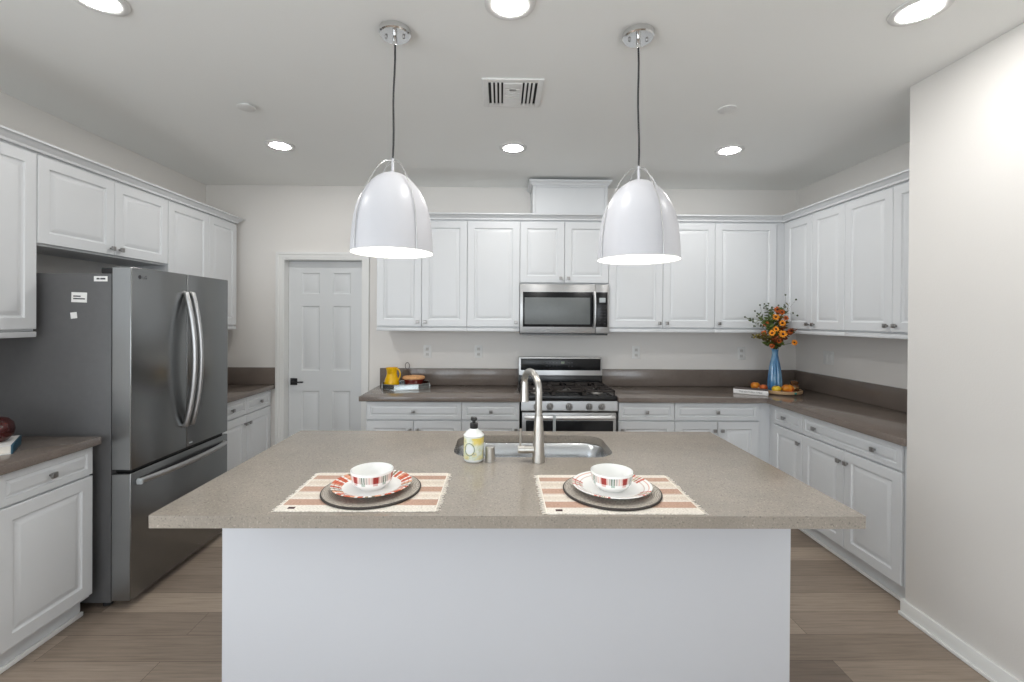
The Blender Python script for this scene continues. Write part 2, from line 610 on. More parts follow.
        for i in range(len(xs) - 1):
            for j in range(len(zs) - 1):
                cell = (xs[i], xs[i + 1], zs[j], zs[j + 1])
                hit = [k for k in cells if max(abs(p - q) for p, q in zip(k, cell)) < 1e-6]
                if not hit:
                    bm.faces.new(loop(*cell, yf))
                    continue
                prev = None
                for ins, dep in prof:
                    L = loop(cell[0] + ins, cell[1] - ins, cell[2] + ins, cell[3] - ins, yf + dep)
                    if prev:
                        bridge(prev, L)
                    prev = L
                bm.faces.new(prev)
        bmesh.ops.remove_doubles(bm, verts=bm.verts, dist=1e-5)
        return self

    def build(self, name, mat, parent=None, sharp=32, kind=None, label=None, recalc=True):
        bm = self.bm
        if recalc:
            bmesh.ops.recalc_face_normals(bm, faces=bm.faces)
        for f in bm.faces:
            f.smooth = True
        lim = radians(sharp)
        for e in bm.edges:
            if len(e.link_faces) == 2:
                e.smooth = e.calc_face_angle(0) < lim
            else:
                e.smooth = False
        bmesh.ops.translate(bm, vec=-self.o, verts=bm.verts)
        me = bpy.data.meshes.new(name)
        bm.to_mesh(me)
        bm.free()
        me.materials.append(M[mat] if isinstance(mat, str) else mat)
        ob = bpy.data.objects.new(name, me)
        COL.objects.link(ob)
        if parent:
            ob.parent = parent
        else:
            ob.location = self.o
        if kind:
            ob['kind'] = kind
        if label:
            ob['label'] = label
        return ob


def thing(name, label, cat, loc=(0, 0, 0), rz=0.0, group=None):
    o = bpy.data.objects.new(name, None)
    o.empty_display_size = 0.1
    COL.objects.link(o)
    o.location = loc
    o.rotation_euler = (0, 0, rz)
    return tag(o, label, cat, group)


def tag(o, label, cat, group=None):
    o['label'] = label
    o['category'] = cat
    if group:
        o['group'] = group
    return o


def copy_tree(o, parent=None):
    c = o.copy()
    COL.objects.link(c)
    c.parent = parent
    for ch in list(o.children):
        copy_tree(ch, c)
    return c


def text_mesh(txt, size, name, mat, parent, mw):
    """flat lettering as a thin mesh; mw places it (letters read in local +x, face local +z)"""
    cu = bpy.data.curves.new('tmp', 'FONT')
    cu.body = txt
    cu.size = size
    cu.extrude = 0.0004
    cu.align_x = 'CENTER'
    cu.align_y = 'CENTER'
    cu.resolution_u = 2
    to = bpy.data.objects.new('tmp', cu)
    COL.objects.link(to)
    dg = bpy.context.evaluated_depsgraph_get()
    me = bpy.data.meshes.new_from_object(to.evaluated_get(dg))
    bpy.data.objects.remove(to)
    bpy.data.curves.remove(cu)
    me.transform(mw)
    me.materials.clear()
    me.materials.append(M[mat])
    ob = bpy.data.objects.new(name, me)
    COL.objects.link(ob)
    ob.parent = parent
    return ob


# ================================================================== THE SETTING
def struct(name, mb, mat, parent=None):
    return mb.build(name, mat, parent, kind='structure')


struct('floor', MB().box(-3.0, 3.0, YREAR - 0.2, YB + 0.3, -0.06, 0.0), 'floor')
struct('ceiling', MB().box(-3.0, 3.0, YREAR - 0.2, YB + 0.3, ZC, ZC + 0.06), 'ceiling')
DX0, DX1, DZ = -1.994, -1.284, 2.058
w = MB()
w.box(-2.95, DX0 - 0.012, YB, YB + 0.14, 0, ZC)
w.box(DX1 + 0.012, 2.95, YB, YB + 0.14, 0, ZC)
w.box(DX0 - 0.012, DX1 + 0.012, YB, YB + 0.14, DZ + 0.012, ZC)
struct('wall_back', w, 'wall')
w = MB()
w.box(XL - 0.14, XL, YREAR, -2.5, 0, ZC).box(XL - 0.14, XL, 0.5, YB, 0, ZC)
w.box(XL - 0.14, XL, -2.5, 0.5, 0, 0.35).box(XL - 0.14, XL, -2.5, 0.5, 2.45, ZC)
struct('wall_left', w, 'wall')
f = MB()
for y0, y1 in ((-2.5, -2.45), (-1.025, -0.975), (0.45, 0.5)):
    f.box(XL - 0.07, XL - 0.03, y0, y1, 0.40, 2.40)
f.box(XL - 0.07, XL - 0.03, -2.5, 0.5, 0.35, 0.40).box(XL - 0.07, XL - 0.03, -2.5, 0.5, 2.40, 2.45)
struct('window_3', f, 'trim')
struct('wall_right', MB().box(XR, XR + 0.14, YS, YB, 0, ZC), 'wall')
struct('wall_partition', MB().box(XS, XR + 0.14, YREAR, YS, 0, ZC, 0.004), 'wall')
# rear wall with two windows, behind the camera
w = MB()
wins = ((-2.35, -0.35), (0.15, 1.95))
w.box(XL, wins[0][0], YREAR - 0.14, YREAR, 0, ZC)
w.box(wins[0][1], wins[1][0], YREAR - 0.14, YREAR, 0, ZC)
w.box(wins[1][1], XS, YREAR - 0.14, YREAR, 0, ZC)
for a, b in wins:
    w.box(a, b, YREAR - 0.14, YREAR, 0, 0.35)
    w.box(a, b, YREAR - 0.14, YREAR, 2.45, ZC)
struct('wall_rear', w, 'wall')
for n, (a, b) in enumerate(wins):
    f = MB()
    y0, y1 = YREAR - 0.07, YREAR - 0.03
    f.box(a, a + 0.05, y0, y1, 0.35, 2.45).box(b - 0.05, b, y0, y1, 0.35, 2.45)
    f.box(a + 0.05, b - 0.05, y0, y1, 0.35, 0.40).box(a + 0.05, b - 0.05, y0, y1, 2.40, 2.45)
    f.box((a + b) / 2 - 0.025, (a + b) / 2 + 0.025, y0, y1, 0.40, 2.40)
    struct('window_%d' % (n + 1), f, 'trim')

# pantry door in the back wall
SIX = [(0, 0), (0.010, 0.009), (0.016, 0.010), (0.034, 0.003)]
px = (-1.870, -1.702, -1.580, -1.412)
DY = YB + 0.085
cells = [(a, b, c, d) for a, b in ((px[0], px[1]), (px[2], px[3])) for c, d in ((0.24, 0.840), (1.030, 1.638), (1.750, 1.948))]
door = MB().panel(DX0 + 0.002, DX1 - 0.002, 0.008, DZ - 0.003, DY, 0.035, cells, SIX).build('door_1', 'door', kind='structure')
hd = MB()
hd.box(-1.972, -1.908, DY - 0.008, DY - 0.0002, 0.895, 0.959, 0.002)
hd.cyl((-1.940, DY - 0.008, 0.927), (-1.940, DY - 0.050, 0.927), 0.010)
hd.tube([(-1.945, DY - 0.053, 0.927), (-1.835, DY - 0.053, 0.927)], 0.0075, 8)
hd.build('door_handle', 'rubber', door, label='black lever handle on a square rosette')
tr = MB()
for x0, x1 in ((DX0 - 0.012, DX0), (DX1, DX1 + 0.012)):
    tr.box(x0, x1, YB - 0.002, YB + 0.135, 0, DZ + 0.012)
tr.box(DX0, DX1, YB - 0.002, YB + 0.135, DZ, DZ + 0.012)
c0, c1, ct = -2.065, -1.213, 2.129
for a, b, t in ((0, 0.024, 0.020), (0.024, 0.048, 0.014), (0.048, 0.067, 0.010)):
    tr.box(c0 + a, c0 + b, YB - t, YB, 0, ct - a)
    tr.box(c1 - b, c1 - a, YB - t, YB, 0, ct - a)
    tr.box(c0 + b, c1 - b, YB - t, YB, ct - b, ct - a)
struct('trim_1', tr, 'trim')
struct('baseboard_back', MB().box(c1 + 0.002, -1.062, YB - 0.014, YB, 0, 0.08), 'trim')
bb = MB()
ZB = 0.080
bb.box(XS - 0.014, XS, YREAR, YS + 0.014, 0, ZB, 0.003)
bb.box(XS - 0.026, XS - 0.014, YREAR, YS + 0.014, 0, 0.018, 0.004)
bb.box(XS, XS + 0.07, YS, YS + 0.014, 0, ZB)
struct('baseboard_right', bb, 'trim')
struct('baseboard_left', MB().box(XL, XL + 0.014, YREAR, 1.40, 0, ZB, 0.003), 'trim')

# ================================================================== CABINETS
RAISED = [(0, 0), (0.004, 0.007), (0.009, 0.0095), (0.013, 0.0095), (0.034, 0.0012), (0.036, 0.0010)]
RAISED_S = [(0, 0), (0.003, 0.006), (0.006, 0.0075), (0.008, 0.0075), (0.020, 0.0012)]


def knob(x, yf, z, parent):
    k = MB()
    k.cyl((x, yf, z), (x, yf - 0.016, z), 0.006, seg=12)
    k.box(x - 0.013, x + 0.013, yf - 0.026, yf - 0.016, z - 0.013, z + 0.013, 0.002)
    k.build('knob', 'nickel', parent)


def front(kind, root, x0, x1, z0, z1, d, knobs=(), fr=0.058):
    g = 0.0016
    small = (z1 - z0) < 0.2
    f = 0.030 if small else fr
    x0, x1 = x0 + g, x1 - g
    p = MB().panel(x0, x1, z0, z1, -d - 0.02, 0.0195, [(x0 + f, x1 - f, z0 + f, z1 - f)], RAISED_S if small else RAISED)
    o = p.build(kind, 'cab', root, sharp=20)
    for kx, kz in knobs:
        knob(kx, -d - 0.02, kz, o)
    return o


def wall_cabinet(label, cat, origin, rz, w, d, z0, z1, doors, name='wall_cabinet', rail=True, group=None):
    """origin = middle of the back at floor level of its wall; doors: (x0, x1, knob side or None)"""
    r = thing(name, label, cat, (origin[0], origin[1], z0), rz, group)
    h = z1 - z0
    MB().box(-w / 2, w / 2, -d, 0, 0, h).build('body', 'cab', r)
    if rail:
        MB().box(-w / 2, w / 2, -d - 0.018, -d + 0.01, -0.030, -0.002, 0.003).build('light_rail', 'cab', r)
    for x0, x1, side in doors:
        ks = []
        if side:
            ks = [(x1 - 0.032 if side == 'R' else x0 + 0.032, 0.048)]
        front('door', r, x0, x1, 0.010, h - 0.012, d, ks)
    return r


def base_cabinet(label, origin, rz, w, d, doors, drawers, name='base_cabinet'):
    r = thing(name, label, 'cabinet', (origin[0], origin[1], 0), rz)
    MB().box(-w / 2, w / 2, -d, 0, 0.100, 0.8745).build('body', 'cab', r)
    MB().box(-w / 2, w / 2, -d + 0.045, 0, 0.0, 0.098).build('toe_kick', 'cab', r)
    for x0, x1, ks in drawers:
        front('drawer', r, x0, x1, 0.728, 0.867, d, [(k, 0.795) for k in ks])
    for x0, x1, side in doors:
        kx = [] if side is None else [(x1 - 0.030 if side == 'R' else x0 + 0.030, 0.650)]
        front('door', r, x0, x1, 0.117, 0.718, d, kx)
    return r


UZ0, UZ1 = 1.450, 2.367
BK = YB - 0.0015


def span(x0, x1):
    return (x0 + x1) / 2, x1 - x0


# back wall uppers (face the camera)
UD = BK - 3.868


def upper_back(label, x0, x1, splits, sides, z0=UZ0, **kw):
    c, wd = span(x0, x1)
    xs = [x0] + splits + [x1]
    doors = [(a - c, b - c, s) for a, b, s in zip(xs, xs[1:], sides)]
    return wall_cabinet(label, 'cabinet', (c, BK), 0, wd - 0.001, UD, z0, UZ1, doors, **kw)


upper_back('white double-door wall cabinet right of the pantry door, behind the left pendant', -1.055, -0.289, [-0.674], 'RL')
upper_back('white single-door wall cabinet left of the microwave, knob at lower right', -0.289, 0.159, [], 'R')
upper_back('short white double-door wall cabinet directly above the microwave', 0.159, 0.917, [0.538], 'RL', z0=1.826, rail=False)
upper_back('white double-door wall cabinet right of the microwave, behind the right pendant', 0.917, 1.827, [1.381], 'RL')
upper_back('white single-door wall cabinet on the back wall next to the room corner', 1.827, 2.356, [], 'L')

# right wall uppers (face -x): local x runs towards the camera
XRW = XR - 0.0015


def upper_right(label, y_far, y_near, splits, sides):
    c, wd = span(y_near, y_far)
    ys = [y_far] + splits + [y_near]
    doors = [(c - a, c - b, s) for a, b, s in zip(ys, ys[1:], sides)]
    return wall_cabinet(label, 'cabinet', (XRW, c), -pi / 2, wd - 0.001, XRW - 2.431, UZ0, UZ1, doors)


upper_right('white double-door wall cabinet on the right wall nearest the corner and flowers', 3.825, 3.156, [3.4905], 'RL')
upper_right('white double-door wall cabinet on the right wall, partly hidden by the near wall end', 3.156, 2.330, [2.766], 'RL')
poly = [(2.3565, BK), (2.3565, 3.868), (2.431, 3.868), (2.431, 3.8255), (XRW, 3.8255), (XRW, BK)]
tag(MB((2.55, 4.0, UZ0)).prism(poly, UZ0, UZ1).build('corner_wall_cabinet', 'cab'),
    'blind white corner of the wall cabinets, narrow filler strips only, above the vase', 'cabinet')

# left wall uppers (face +x): local x runs away from the camera
XLW = XL + 0.0015
XUF = -2.393


def upper_left(label, y_near, y_far, splits, sides, z0=UZ0, **kw):
    c, wd = span(y_near, y_far)
    ys = [y_near] + splits + [y_far]
    doors = [(a - c, b - c, s) for a, b, s in zip(ys, ys[1:], sides)]
    return wall_cabinet(label, 'cabinet', (XLW, c), pi / 2, wd - 0.001, XUF - XLW, z0, UZ1, doors, **kw)


upper_left('white wall cabinet at the far left edge, before the refrigerator', 1.43, 2.343, [1.886], 'RL')
upper_left('short white double-door wall cabinet above the refrigerator', 2.345, 3.254, [2.809], 'RL', z0=1.892, rail=False)
upper_left('white double-door wall cabinet between the refrigerator and the pantry door wall', 3.256, 4.090, [3.704], 'RL')

# crown moulding over each run of wall cabinets (profile: out, z)
CROWN = [(0.0, 2.368), (0.022, 2.368), (0.024, 2.380), (0.030, 2.386), (0.044, 2.398), (0.048, 2.404), (0.062, 2.406), (0.062, 2.416), (0.0, 2.416)]
CR_R = [(-o, z) for o, z in CROWN]
cr = MB()
cr.sweep_profile([(-1.055, BK), (-1.055, 3.868), (2.431, 3.868), (2.431, YS + 0.002)], CR_R and [(o, z) for o, z in CROWN])
struct('trim_2', cr, 'cab')
cr = MB()
cr.sweep_profile([(XUF, 1.43), (XUF, 4.090), (XLW, 4.090)], CROWN)
struct('trim_3', cr, 'cab')

# vent chase on top of the cabinets over the microwave
ch = thing('vent_chase_box', 'white panelled vent chase box between the wall cabinets and the ceiling above the microwave', 'vent box', (0.588, 4.03, 2.4165))
o = ch.location
m = MB(o)
m.box(0.2675, 0.912, 3.895, BK, 2.4165, 2.700)
m.build('body', 'cab', ch)
m = MB(o)
m.box(0.2675, 0.293, 3.885, 3.8945, 2.4165, 2.673, 0.002).box(0.887, 0.912, 3.885, 3.8945, 2.4165, 2.673, 0.002)
m.box(0.293, 0.887, 3.885, 3.8945, 2.660, 2.673, 0.002)
m.build('frame', 'cab', ch)
m = MB(o)
m.sweep_profile([(0.2655, BK), (0.2655, 3.884), (0.914, 3.884), (0.914, BK)],
                [(0.0, 2.6735), (0.006, 2.6735), (0.009, 2.684), (0.020, 2.698), (0.030, 2.703), (0.030, 2.718), (0.0, 2.718)])
m.build('crown', 'cab', ch)

# base cabinets, back wall
YBF = 3.599
BD = BK - YBF


def base_back(label, x0, x1, splits, sides, drawers):
    c, wd = span(x0, x1)
    xs = [x0] + splits + [x1]
    return base_cabinet(label, (c, BK), 0, wd - 0.001, BD, [(a - c, b - c, s) for a, b, s in zip(xs, xs[1:], sides)],
                        [(a - c, b - c, [k - c for k in ks]) for a, b, ks in drawers])


base_back('white base cabinet with one wide drawer under the yellow pitcher', -1.059, -0.305, [-0.685], 'RL', [(-1.059, -0.305, [-0.686])])
base_back('narrow white base cabinet left of the range, behind the soap bottle', -0.305, 0.153, [], 'R', [(-0.305, 0.153, [-0.074])])
base_back('narrow white base cabinet with one drawer just right of the range', 0.937, 1.385, [], 'L', [(0.937, 1.385, [1.161])])
base_back('wide white base cabinet with one drawer on the back wall below the white book', 1.385, 2.062, [1.731], 'RL', [(1.385, 2.062, [1.7235])])
poly = [(2.063, BK), (2.063, YBF), (2.156, YBF), (2.156, 3.528), (XRW, 3.528), (XRW, BK)]
cb = thing('corner_base_cabinet', 'blind white corner base cabinet with narrow filler strips under the fruit tray', 'cabinet', (2.4, 3.85, 0))
MB(cb.location).prism(poly, 0.100, 0.8745).build('body', 'cab', cb)
poly = [(2.063, BK), (2.063, YBF + 0.045), (2.201, YBF + 0.045), (2.201, 3.528), (XRW, 3.528), (XRW, BK)]
MB(cb.location).prism(poly, 0.0, 0.098).build('toe_kick', 'cab', cb)


def base_right(label, y_far, y_near, splits, sides, drawers):
    c, wd = span(y_near, y_far)
    ys = [y_far] + splits + [y_near]
    return base_cabinet(label, (XRW, c), -pi / 2, wd - 0.001, XRW - 2.156, [(c - a, c - b, s) for a, b, s in zip(ys, ys[1:], sides)],
                        [(c - a, c - b, [c - k for k in ks]) for a, b, ks in drawers])


base_right('narrow white base cabinet with one door on the right wall, nearest the corner', 3.527, 3.177, [], 'R', [(3.527, 3.177, [3.372])])
base_right('wide white base cabinet with a two-knob drawer beside the near right wall', 3.177, 2.380, [2.788], 'RL', [(3.177, 2.380, [3.045, 2.555])])
MB().box(2.150, XRW, YS + 0.016, 2.3785, 0.1, 0.8745).build('trim_4', 'cab', kind='structure')


def base_left(label, y_near, y_far, xf, splits, sides, drawers):
    c, wd = span(y_near, y_far)
    ys = [y_near] + splits + [y_far]
    return base_cabinet(label, (XLW, c), pi / 2, wd - 0.001, xf - XLW, [(a - c, b - c, s) for a, b, s in zip(ys, ys[1:], sides)],
                        [(a - c, b - c, [k - c for k in ks]) for a, b, ks in drawers])


XN, XFAR = -2.091, -2.123
base_left('white base cabinet at the near left beside the refrigerator, one drawer over one door', 1.885, 2.326, XN, [], [None], [(1.885, 2.326, [2.106])])
base_left('white base cabinet beyond the refrigerator with two drawers over two doors', 3.376, 4.172, XFAR, [3.774], 'RL', [(3.376, 3.774, [3.563]), (3.774, 4.172, [3.985])])
# white shoe moulding along the toe kicks
sh = MB()
sh.box(2.186, 2.2005, 2.36, 3.60, 0, 0.020, 0.004)
struct('trim_5', sh, 'trim')
sh = MB()
sh.box(-2.1355, -2.121, 1.885, 2.33, 0, 0.022, 0.004)
struct('trim_6', sh, 'trim')

# ================================================================== WORKTOPS
CT = 0.875


def counter(label, o, body, splashes):
    r = thing('countertop', label, 'countertop', o)
    body.o = Vector(o)
    body.build('slab', 'quartz', r)
    for b in splashes:
        s = MB(o)
        s.box(*b, 0.0015)
        s.build('backsplash', 'quartz', r)
    return r


SZ = (T + 0.0002, 1.068)
counter('dark taupe quartz countertop left of the range, with the yellow pitcher on it', (-0.47, 3.87, CT),
        MB().box(-1.107, 0.160, 3.5445, BK, CT, T, 0.003), [(-1.1075, 0.160, BK - 0.02, BK, *SZ)])
poly = [(0.929, 3.5445), (2.101, 3.5445), (2.101, YS + 0.003), (XRW, YS + 0.003), (XRW, BK), (0.929, BK)]
counter('dark taupe quartz countertop right of the range, turning the corner along the right wall', (2.2, 3.6, CT),
        MB().prism(poly, CT, T, 0.003), [(0.929, XRW - 0.0205, BK - 0.02, BK, *SZ), (XRW - 0.02, XRW, YS + 0.003, BK, *SZ)])
counter('dark taupe quartz countertop beyond the refrigerator, ending at the pantry door wall', (-2.39, 3.72, CT),
        MB().box(XLW, -2.0683, 3.245, BK, CT, T, 0.003), [(XLW, XLW + 0.02, 3.245, BK, *SZ), (XLW + 0.0205, -2.0683, BK - 0.02, BK, *SZ)])
counter('dark taupe quartz countertop at the near left, with the blue-spined book on it', (-2.37, 1.9, CT),
        MB().box(XLW, -2.0361, 1.45, 2.334, CT, T, 0.003), [(XLW, XLW + 0.02, 1.45, 2.334, *SZ)])

# ------------------------------------------------------------------ island
IX0, IX1, IY0, IY1 = -1.0848, 1.1507, 1.406, 2.472
isl = thing('kitchen_island', 'plain white painted kitchen island base under the large taupe top', 'island', (0.03, 2.06, 0))
m = MB(isl.location)
m.box(-1.031, 1.097, 1.690, 1.720, 0.0, CT - 0.0005, 0.003)
m.box(-1.031, -0.26, 1.7195, 2.40, 0.0, CT - 0.0005).box(0.56, 1.097, 1.7195, 2.40, 0.0, CT - 0.0005)
m.box(-0.2605, 0.5605, 1.7195, 1.975, 0.0, CT - 0.0005).box(-0.2605, 0.5605, 1.974, 2.40, 0.0, 0.64)
m.box(-0.2605, 0.5605, 2.3965, 2.40, 0.63, CT - 0.0005)
m.build('body', 'island', isl)
for x0, x1, kx in ((-1.02, -0.40, -0.43), (-0.40, 0.16, 0.13), (0.16, 0.72, 0.19), (0.72, 1.09, 0.75)):
    p = MB(isl.location)
    t = bmesh.new()
    q = MB()
    q.panel(-x1 + 0.003, -x0 - 0.003, 0.117, 0.86, 0, 0.019, [(-x1 + 0.06, -x0 - 0.06, 0.175, 0.80)], RAISED)
    bmesh.ops.transform(q.bm, matrix=Matrix.Translation((0, 2.42, 0)) @ Matrix.Rotation(pi, 4, 'Z'), verts=q.bm.verts)
    q.o = Vector(isl.location)
    q.build('door', 'cab', isl, sharp=20)


def rounded(x0, x1, y0, y1, r, n=8):
    out = []
    for cx, cy, a0 in ((x1 - r, y0 + r, -90), (x1 - r, y1 - r, 0), (x0 + r, y1 - r, 90), (x0 + r, y0 + r, 180)):
        for i in range(n + 1):
            a = radians(a0 + 90 * i / n)
            out.append((cx + r * cos(a), cy + r * sin(a)))
    return out


def holed_slab(m, outer, hole, z0, z1):
    bm = m.bm
    loops = {}
    for z in (z0, z1):
        es, ls = [], []
        for poly in (outer, hole):
            v = [bm.verts.new((x, y, z)) for x, y in poly]
            es += [bm.edges.new((v[i], v[(i + 1) % len(v)])) for i in range(len(v))]
            ls.append(v)
        bmesh.ops.triangle_fill(bm, edges=es, use_beauty=True)
        loops[z] = ls
    for k in (0, 1):
        A, B = loops[z0][k], loops[z1][k]
        for i in range(len(A)):
            j = (i + 1) % len(A)
            bm.faces.new((A[i], A[j], B[j], B[i]))


SX0, SX1, SY0, SY1 = -0.215, 0.520, 2.005, 2.385
m = MB((0.03, 1.94, CT))
holed_slab(m, rounded(IX0, IX1, IY0, IY1, 0.004, 3), rounded(SX0, SX1, SY0, SY1, 0.10), CT, T)
tag(m.build('island_countertop', 'quartz_island'), 'large speckled taupe quartz top of the kitchen island with a sink cut-out', 'countertop')

sk = thing('undermount_sink', 'stainless undermount sink set into the island top, behind the faucet', 'sink', (0.15, 2.195, 0.66))
m = MB(sk.location)
rings = []
for inset, z in ((-0.008, CT - 0.0008), (0.0, CT - 0.004), (0.004, 0.78), (0.010, 0.72), (0.03, 0.695), (0.06, 0.69)):
    rings.append([m.bm.verts.new((x, y, z)) for x, y in rounded(SX0 + inset, SX1 - inset, SY0 + inset, SY1 - inset, max(0.03, 0.10 - inset))])
for A, B in zip(rings, rings[1:]):
    for i in range(len(A)):
        j = (i + 1) % len(A)
        m.bm.faces.new((A[i], A[j], B[j], B[i]))
m.bm.faces.new(rings[-1])
for f in m.bm.faces:
    f.normal_flip()
basin = m.build('basin', 'sink', sk, recalc=False)
m = MB(sk.location)
m.lathe([(0.0, 0.002), (0.03, 0.002), (0.042, 0.004), (0.045, 0.0)], (0.15, 2.24, 0.6905), 24)
m.build('drain', 'chrome', sk)

fc = thing('kitchen_faucet', 'brushed nickel gooseneck faucet standing on the island in front of the sink', 'faucet', (0.165, 1.945, T))
fo = fc.location
FX, FY = 0.165, 1.945
MB(fo).lathe([(0, 0.0005), (0.0285, 0.0005), (0.0285, 0.004), (0.0265, 0.03), (0.0215, 0.13), (0.0178, 0.198), (0, 0.198)], (FX, FY, T), 28).build('body', 'faucet', fc)
bx, by = 0.113, 2.120
pts = [(FX, FY, T + 0.199), (FX, FY, 1.20)]
R0 = Vector((FX, FY, 1.215))
R1 = Vector((bx, by, 1.235))
for i in range(0, 19):
    a = pi * i / 18
    p = R0.lerp(R1, (1 - cos(a)) / 2)
    p.z = R0.z + (R1.z - R0.z) * i / 18 + 0.064 * sin(a)
    pts.append(tuple(p))
MB(fo).tube(pts, 0.0150, 16).build('spout', 'faucet', fc)
MB(fo).tube([(bx, by, 1.2345), (bx, by, 1.225), (bx, by, 1.16), (bx, by, 1.142), (bx, by, 1.140)], [0.0158, 0.0165, 0.0195, 0.0208, 0.0190], 18).build('spray_head', 'faucet', fc)
MB(fo).tube([(FX - 0.018, FY, 0.966), (0.105, FY, 0.966), (0.104, FY, 0.966), (0.079, FY, 0.966), (0.076, FY, 0.966)], [0.0155, 0.0175, 0.0168, 0.0172, 0.015], 18).build('valve', 'faucet', fc)
MB(fo).tube([(0.087, FY, 0.982), (0.088, FY - 0.004, 1.056)], [0.0042, 0.0052], 10).build('lever', 'faucet', fc)

sp = thing('soap_bottle', 'white pump soap bottle with a yellow and green label beside the sink', 'soap bottle', (-0.114, 1.958, T))
so = sp.location
MB(so).lathe([(0, 0.0005), (0.037, 0.0005), (0.0425, 0.006), (0.0425, 0.107), (0.0445, 0.110), (0.0445, 0.113), (0.040, 0.117), (0.031, 0.128), (0.019, 0.137), (0.016, 0.140), (0, 0.140)], so, 40).build('bottle', 'soap', sp)
lab = MB(so).lathe([(0.0429, 0.013), (0.0433, 0.0135), (0.0433, 0.1045), (0.0429, 0.105)], so, 40).build('label', 'soap_label', sp, label='printed label with yellow lemons pattern')
rg = []
for i in range(25):
    a = 2 * pi * i / 24
    th = radians(-112) + 0.022 * cos(a) / 0.0436
    rg.append((so[0] + 0.0438 * cos(th), so[1] + 0.0438 * sin(th), so[2] + 0.058 + 0.026 * sin(a)))
MB(so).tube(rg, 0.0016, 6, cap=False).build('printed_ring', 'ring', lab)
g = MB(so)
grid = []
for i in range(7):
    th = radians(-112) + (i / 6 - 0.5) * 2 * 0.017 / 0.0436
    zz = 0.0205 * math.sqrt(max(0, 1 - ((i / 6 - 0.5) * 2) ** 2 * 0.85))
    grid.append([g.bm.verts.new((so[0] + 0.0436 * cos(th), so[1] + 0.0436 * sin(th), so[2] + 0.058 + s * zz)) for s in (-1, 1)])
for A, B in zip(grid, grid[1:]):
    g.bm.faces.new((A[0], B[0], B[1], A[1]))
g.build('printed_badge', 'badge', lab)
pm = MB(so)
pm.lathe([(0, 0.1402), (0.0160, 0.1402), (0.0172, 0.143), (0.0172, 0.160), (0.0150, 0.163), (0.007, 0.164), (0.007, 0.171), (0.013, 0.174), (0.0145, 0.181), (0.011, 0.187), (0, 0.188)], so, 24)
pm.tube([(so[0], so[1], so[2] + 0.180), (so[0] - 0.010, so[1] + 0.03, so[2] + 0.179), (so[0] - 0.012, so[1] + 0.036, so[2] + 0.173)], [0.006, 0.005, 0.0045], 10)
pm.build('pump', 'pump', sp)
m = MB((-0.043, 1.950, T))
m.lathe([(0, 0.0005), (0.0235, 0.0005), (0.0235, 0.003), (0.0205, 0.004), (0.0205, 0.061), (0.018, 0.064), (0, 0.064)], (-0.043, 1.950, T), 30)
tag(m.build('air_gap_cap', 'faucet'), 'short brushed nickel cylinder cap standing right of the soap bottle', 'air gap cap')


# ------------------------------------------------------------------ place settings
def place_setting(side, cx, cy, mx0, mx1, my0, my1, bowl, plate, plates, bowls):
    mat_c = ((mx0 + mx1) / 2, (my0 + my1) / 2, T)
    pm = thing('placemat', 'cream and rust striped woven placemat under the %s place setting on the island' % side, 'placemat', mat_c, 0, 'placemats on the island')
    n = MB(mat_c)
    n.box(mx0, mx1, my0, my1, T + 0.0003, T + 0.0040, 0.001)
    n.build('cloth', 'placemat', pm)
    rnd = random.Random(len(side))
    for x, s in ((mx0, -1), (mx1, 1)):
        fr = MB(mat_c)
        fr.box(min(x, x + s * 0.003), max(x, x + s * 0.003), my0 + 0.001, my1 - 0.001, T + 0.0012, T + 0.0036)
        y = my0 + 0.003
        while y < my1 - 0.002:
            L = 0.010 + rnd.random() * 0.010
            dy = (rnd.random() - 0.5) * 0.008
            fr.tube([(x + s * 0.001, y, T + 0.003), (x + s * L * 0.6, y + dy * 0.5, T + 0.0022), (x + s * L, y + dy, T + 0.0012)], [0.0012, 0.0011, 0.0009], 5)
            y += 0.006
        fr.build('fringe', 'fringe', pm)
    MB(mat_c).box(mx0 + 0.028, mx0 + 0.050, my0 + 0.016, my0 + 0.030, T + 0.0041, T + 0.0048, 0.0002).build('woven_tag', 'tag', pm)
    z = T + 0.0042
    c = (cx, cy, z)
    m = MB(c)
    m.lathe([(0, 0.0), (0.168, 0.0), (0.1715, 0.0035), (0.1715, 0.0065), (0.168, 0.009), (0.164, 0.0075), (0, 0.0065)], c, 64)
    tag(m.build('charger_plate', 'charger'), 'round grey woven charger with a dark edge in the %s place setting' % side, 'charger plate', 'chargers on the placemats')
    z += 0.0068
    c = (cx, cy, z)
    m = MB(c)
    m.lathe([(0, 0.0005), (0.080, 0.0005), (0.085, 0.003), (0.112, 0.011), (0.136, 0.0195), (0.1385, 0.0205), (0.1385, 0.0220), (0.136, 0.0225),
             (0.112, 0.0150), (0.096, 0.0085), (0.085, 0.0062), (0, 0.0058)], c, 64)
    tag(m.build('dinner_plate', plate), plates, 'plate', 'dinner plates on the chargers')
    z += 0.0060
    c = (cx, cy, z)
    m = MB(c)
    m.lathe([(0, 0.0008), (0.040, 0.0008), (0.042, 0.0), (0.045, 0.0), (0.047, 0.003), (0.0600, 0.012), (0.0685, 0.024), (0.0720, 0.042), (0.0738, 0.061), (0.0733, 0.0625), (0.0716, 0.0625),
             (0.0700, 0.044), (0.0660, 0.027), (0.057, 0.015), (0.042, 0.0065), (0, 0.0045)], c, 64)
    tag(m.build('bowl', bowl), bowls, 'bowl', 'bowls on the dinner plates')


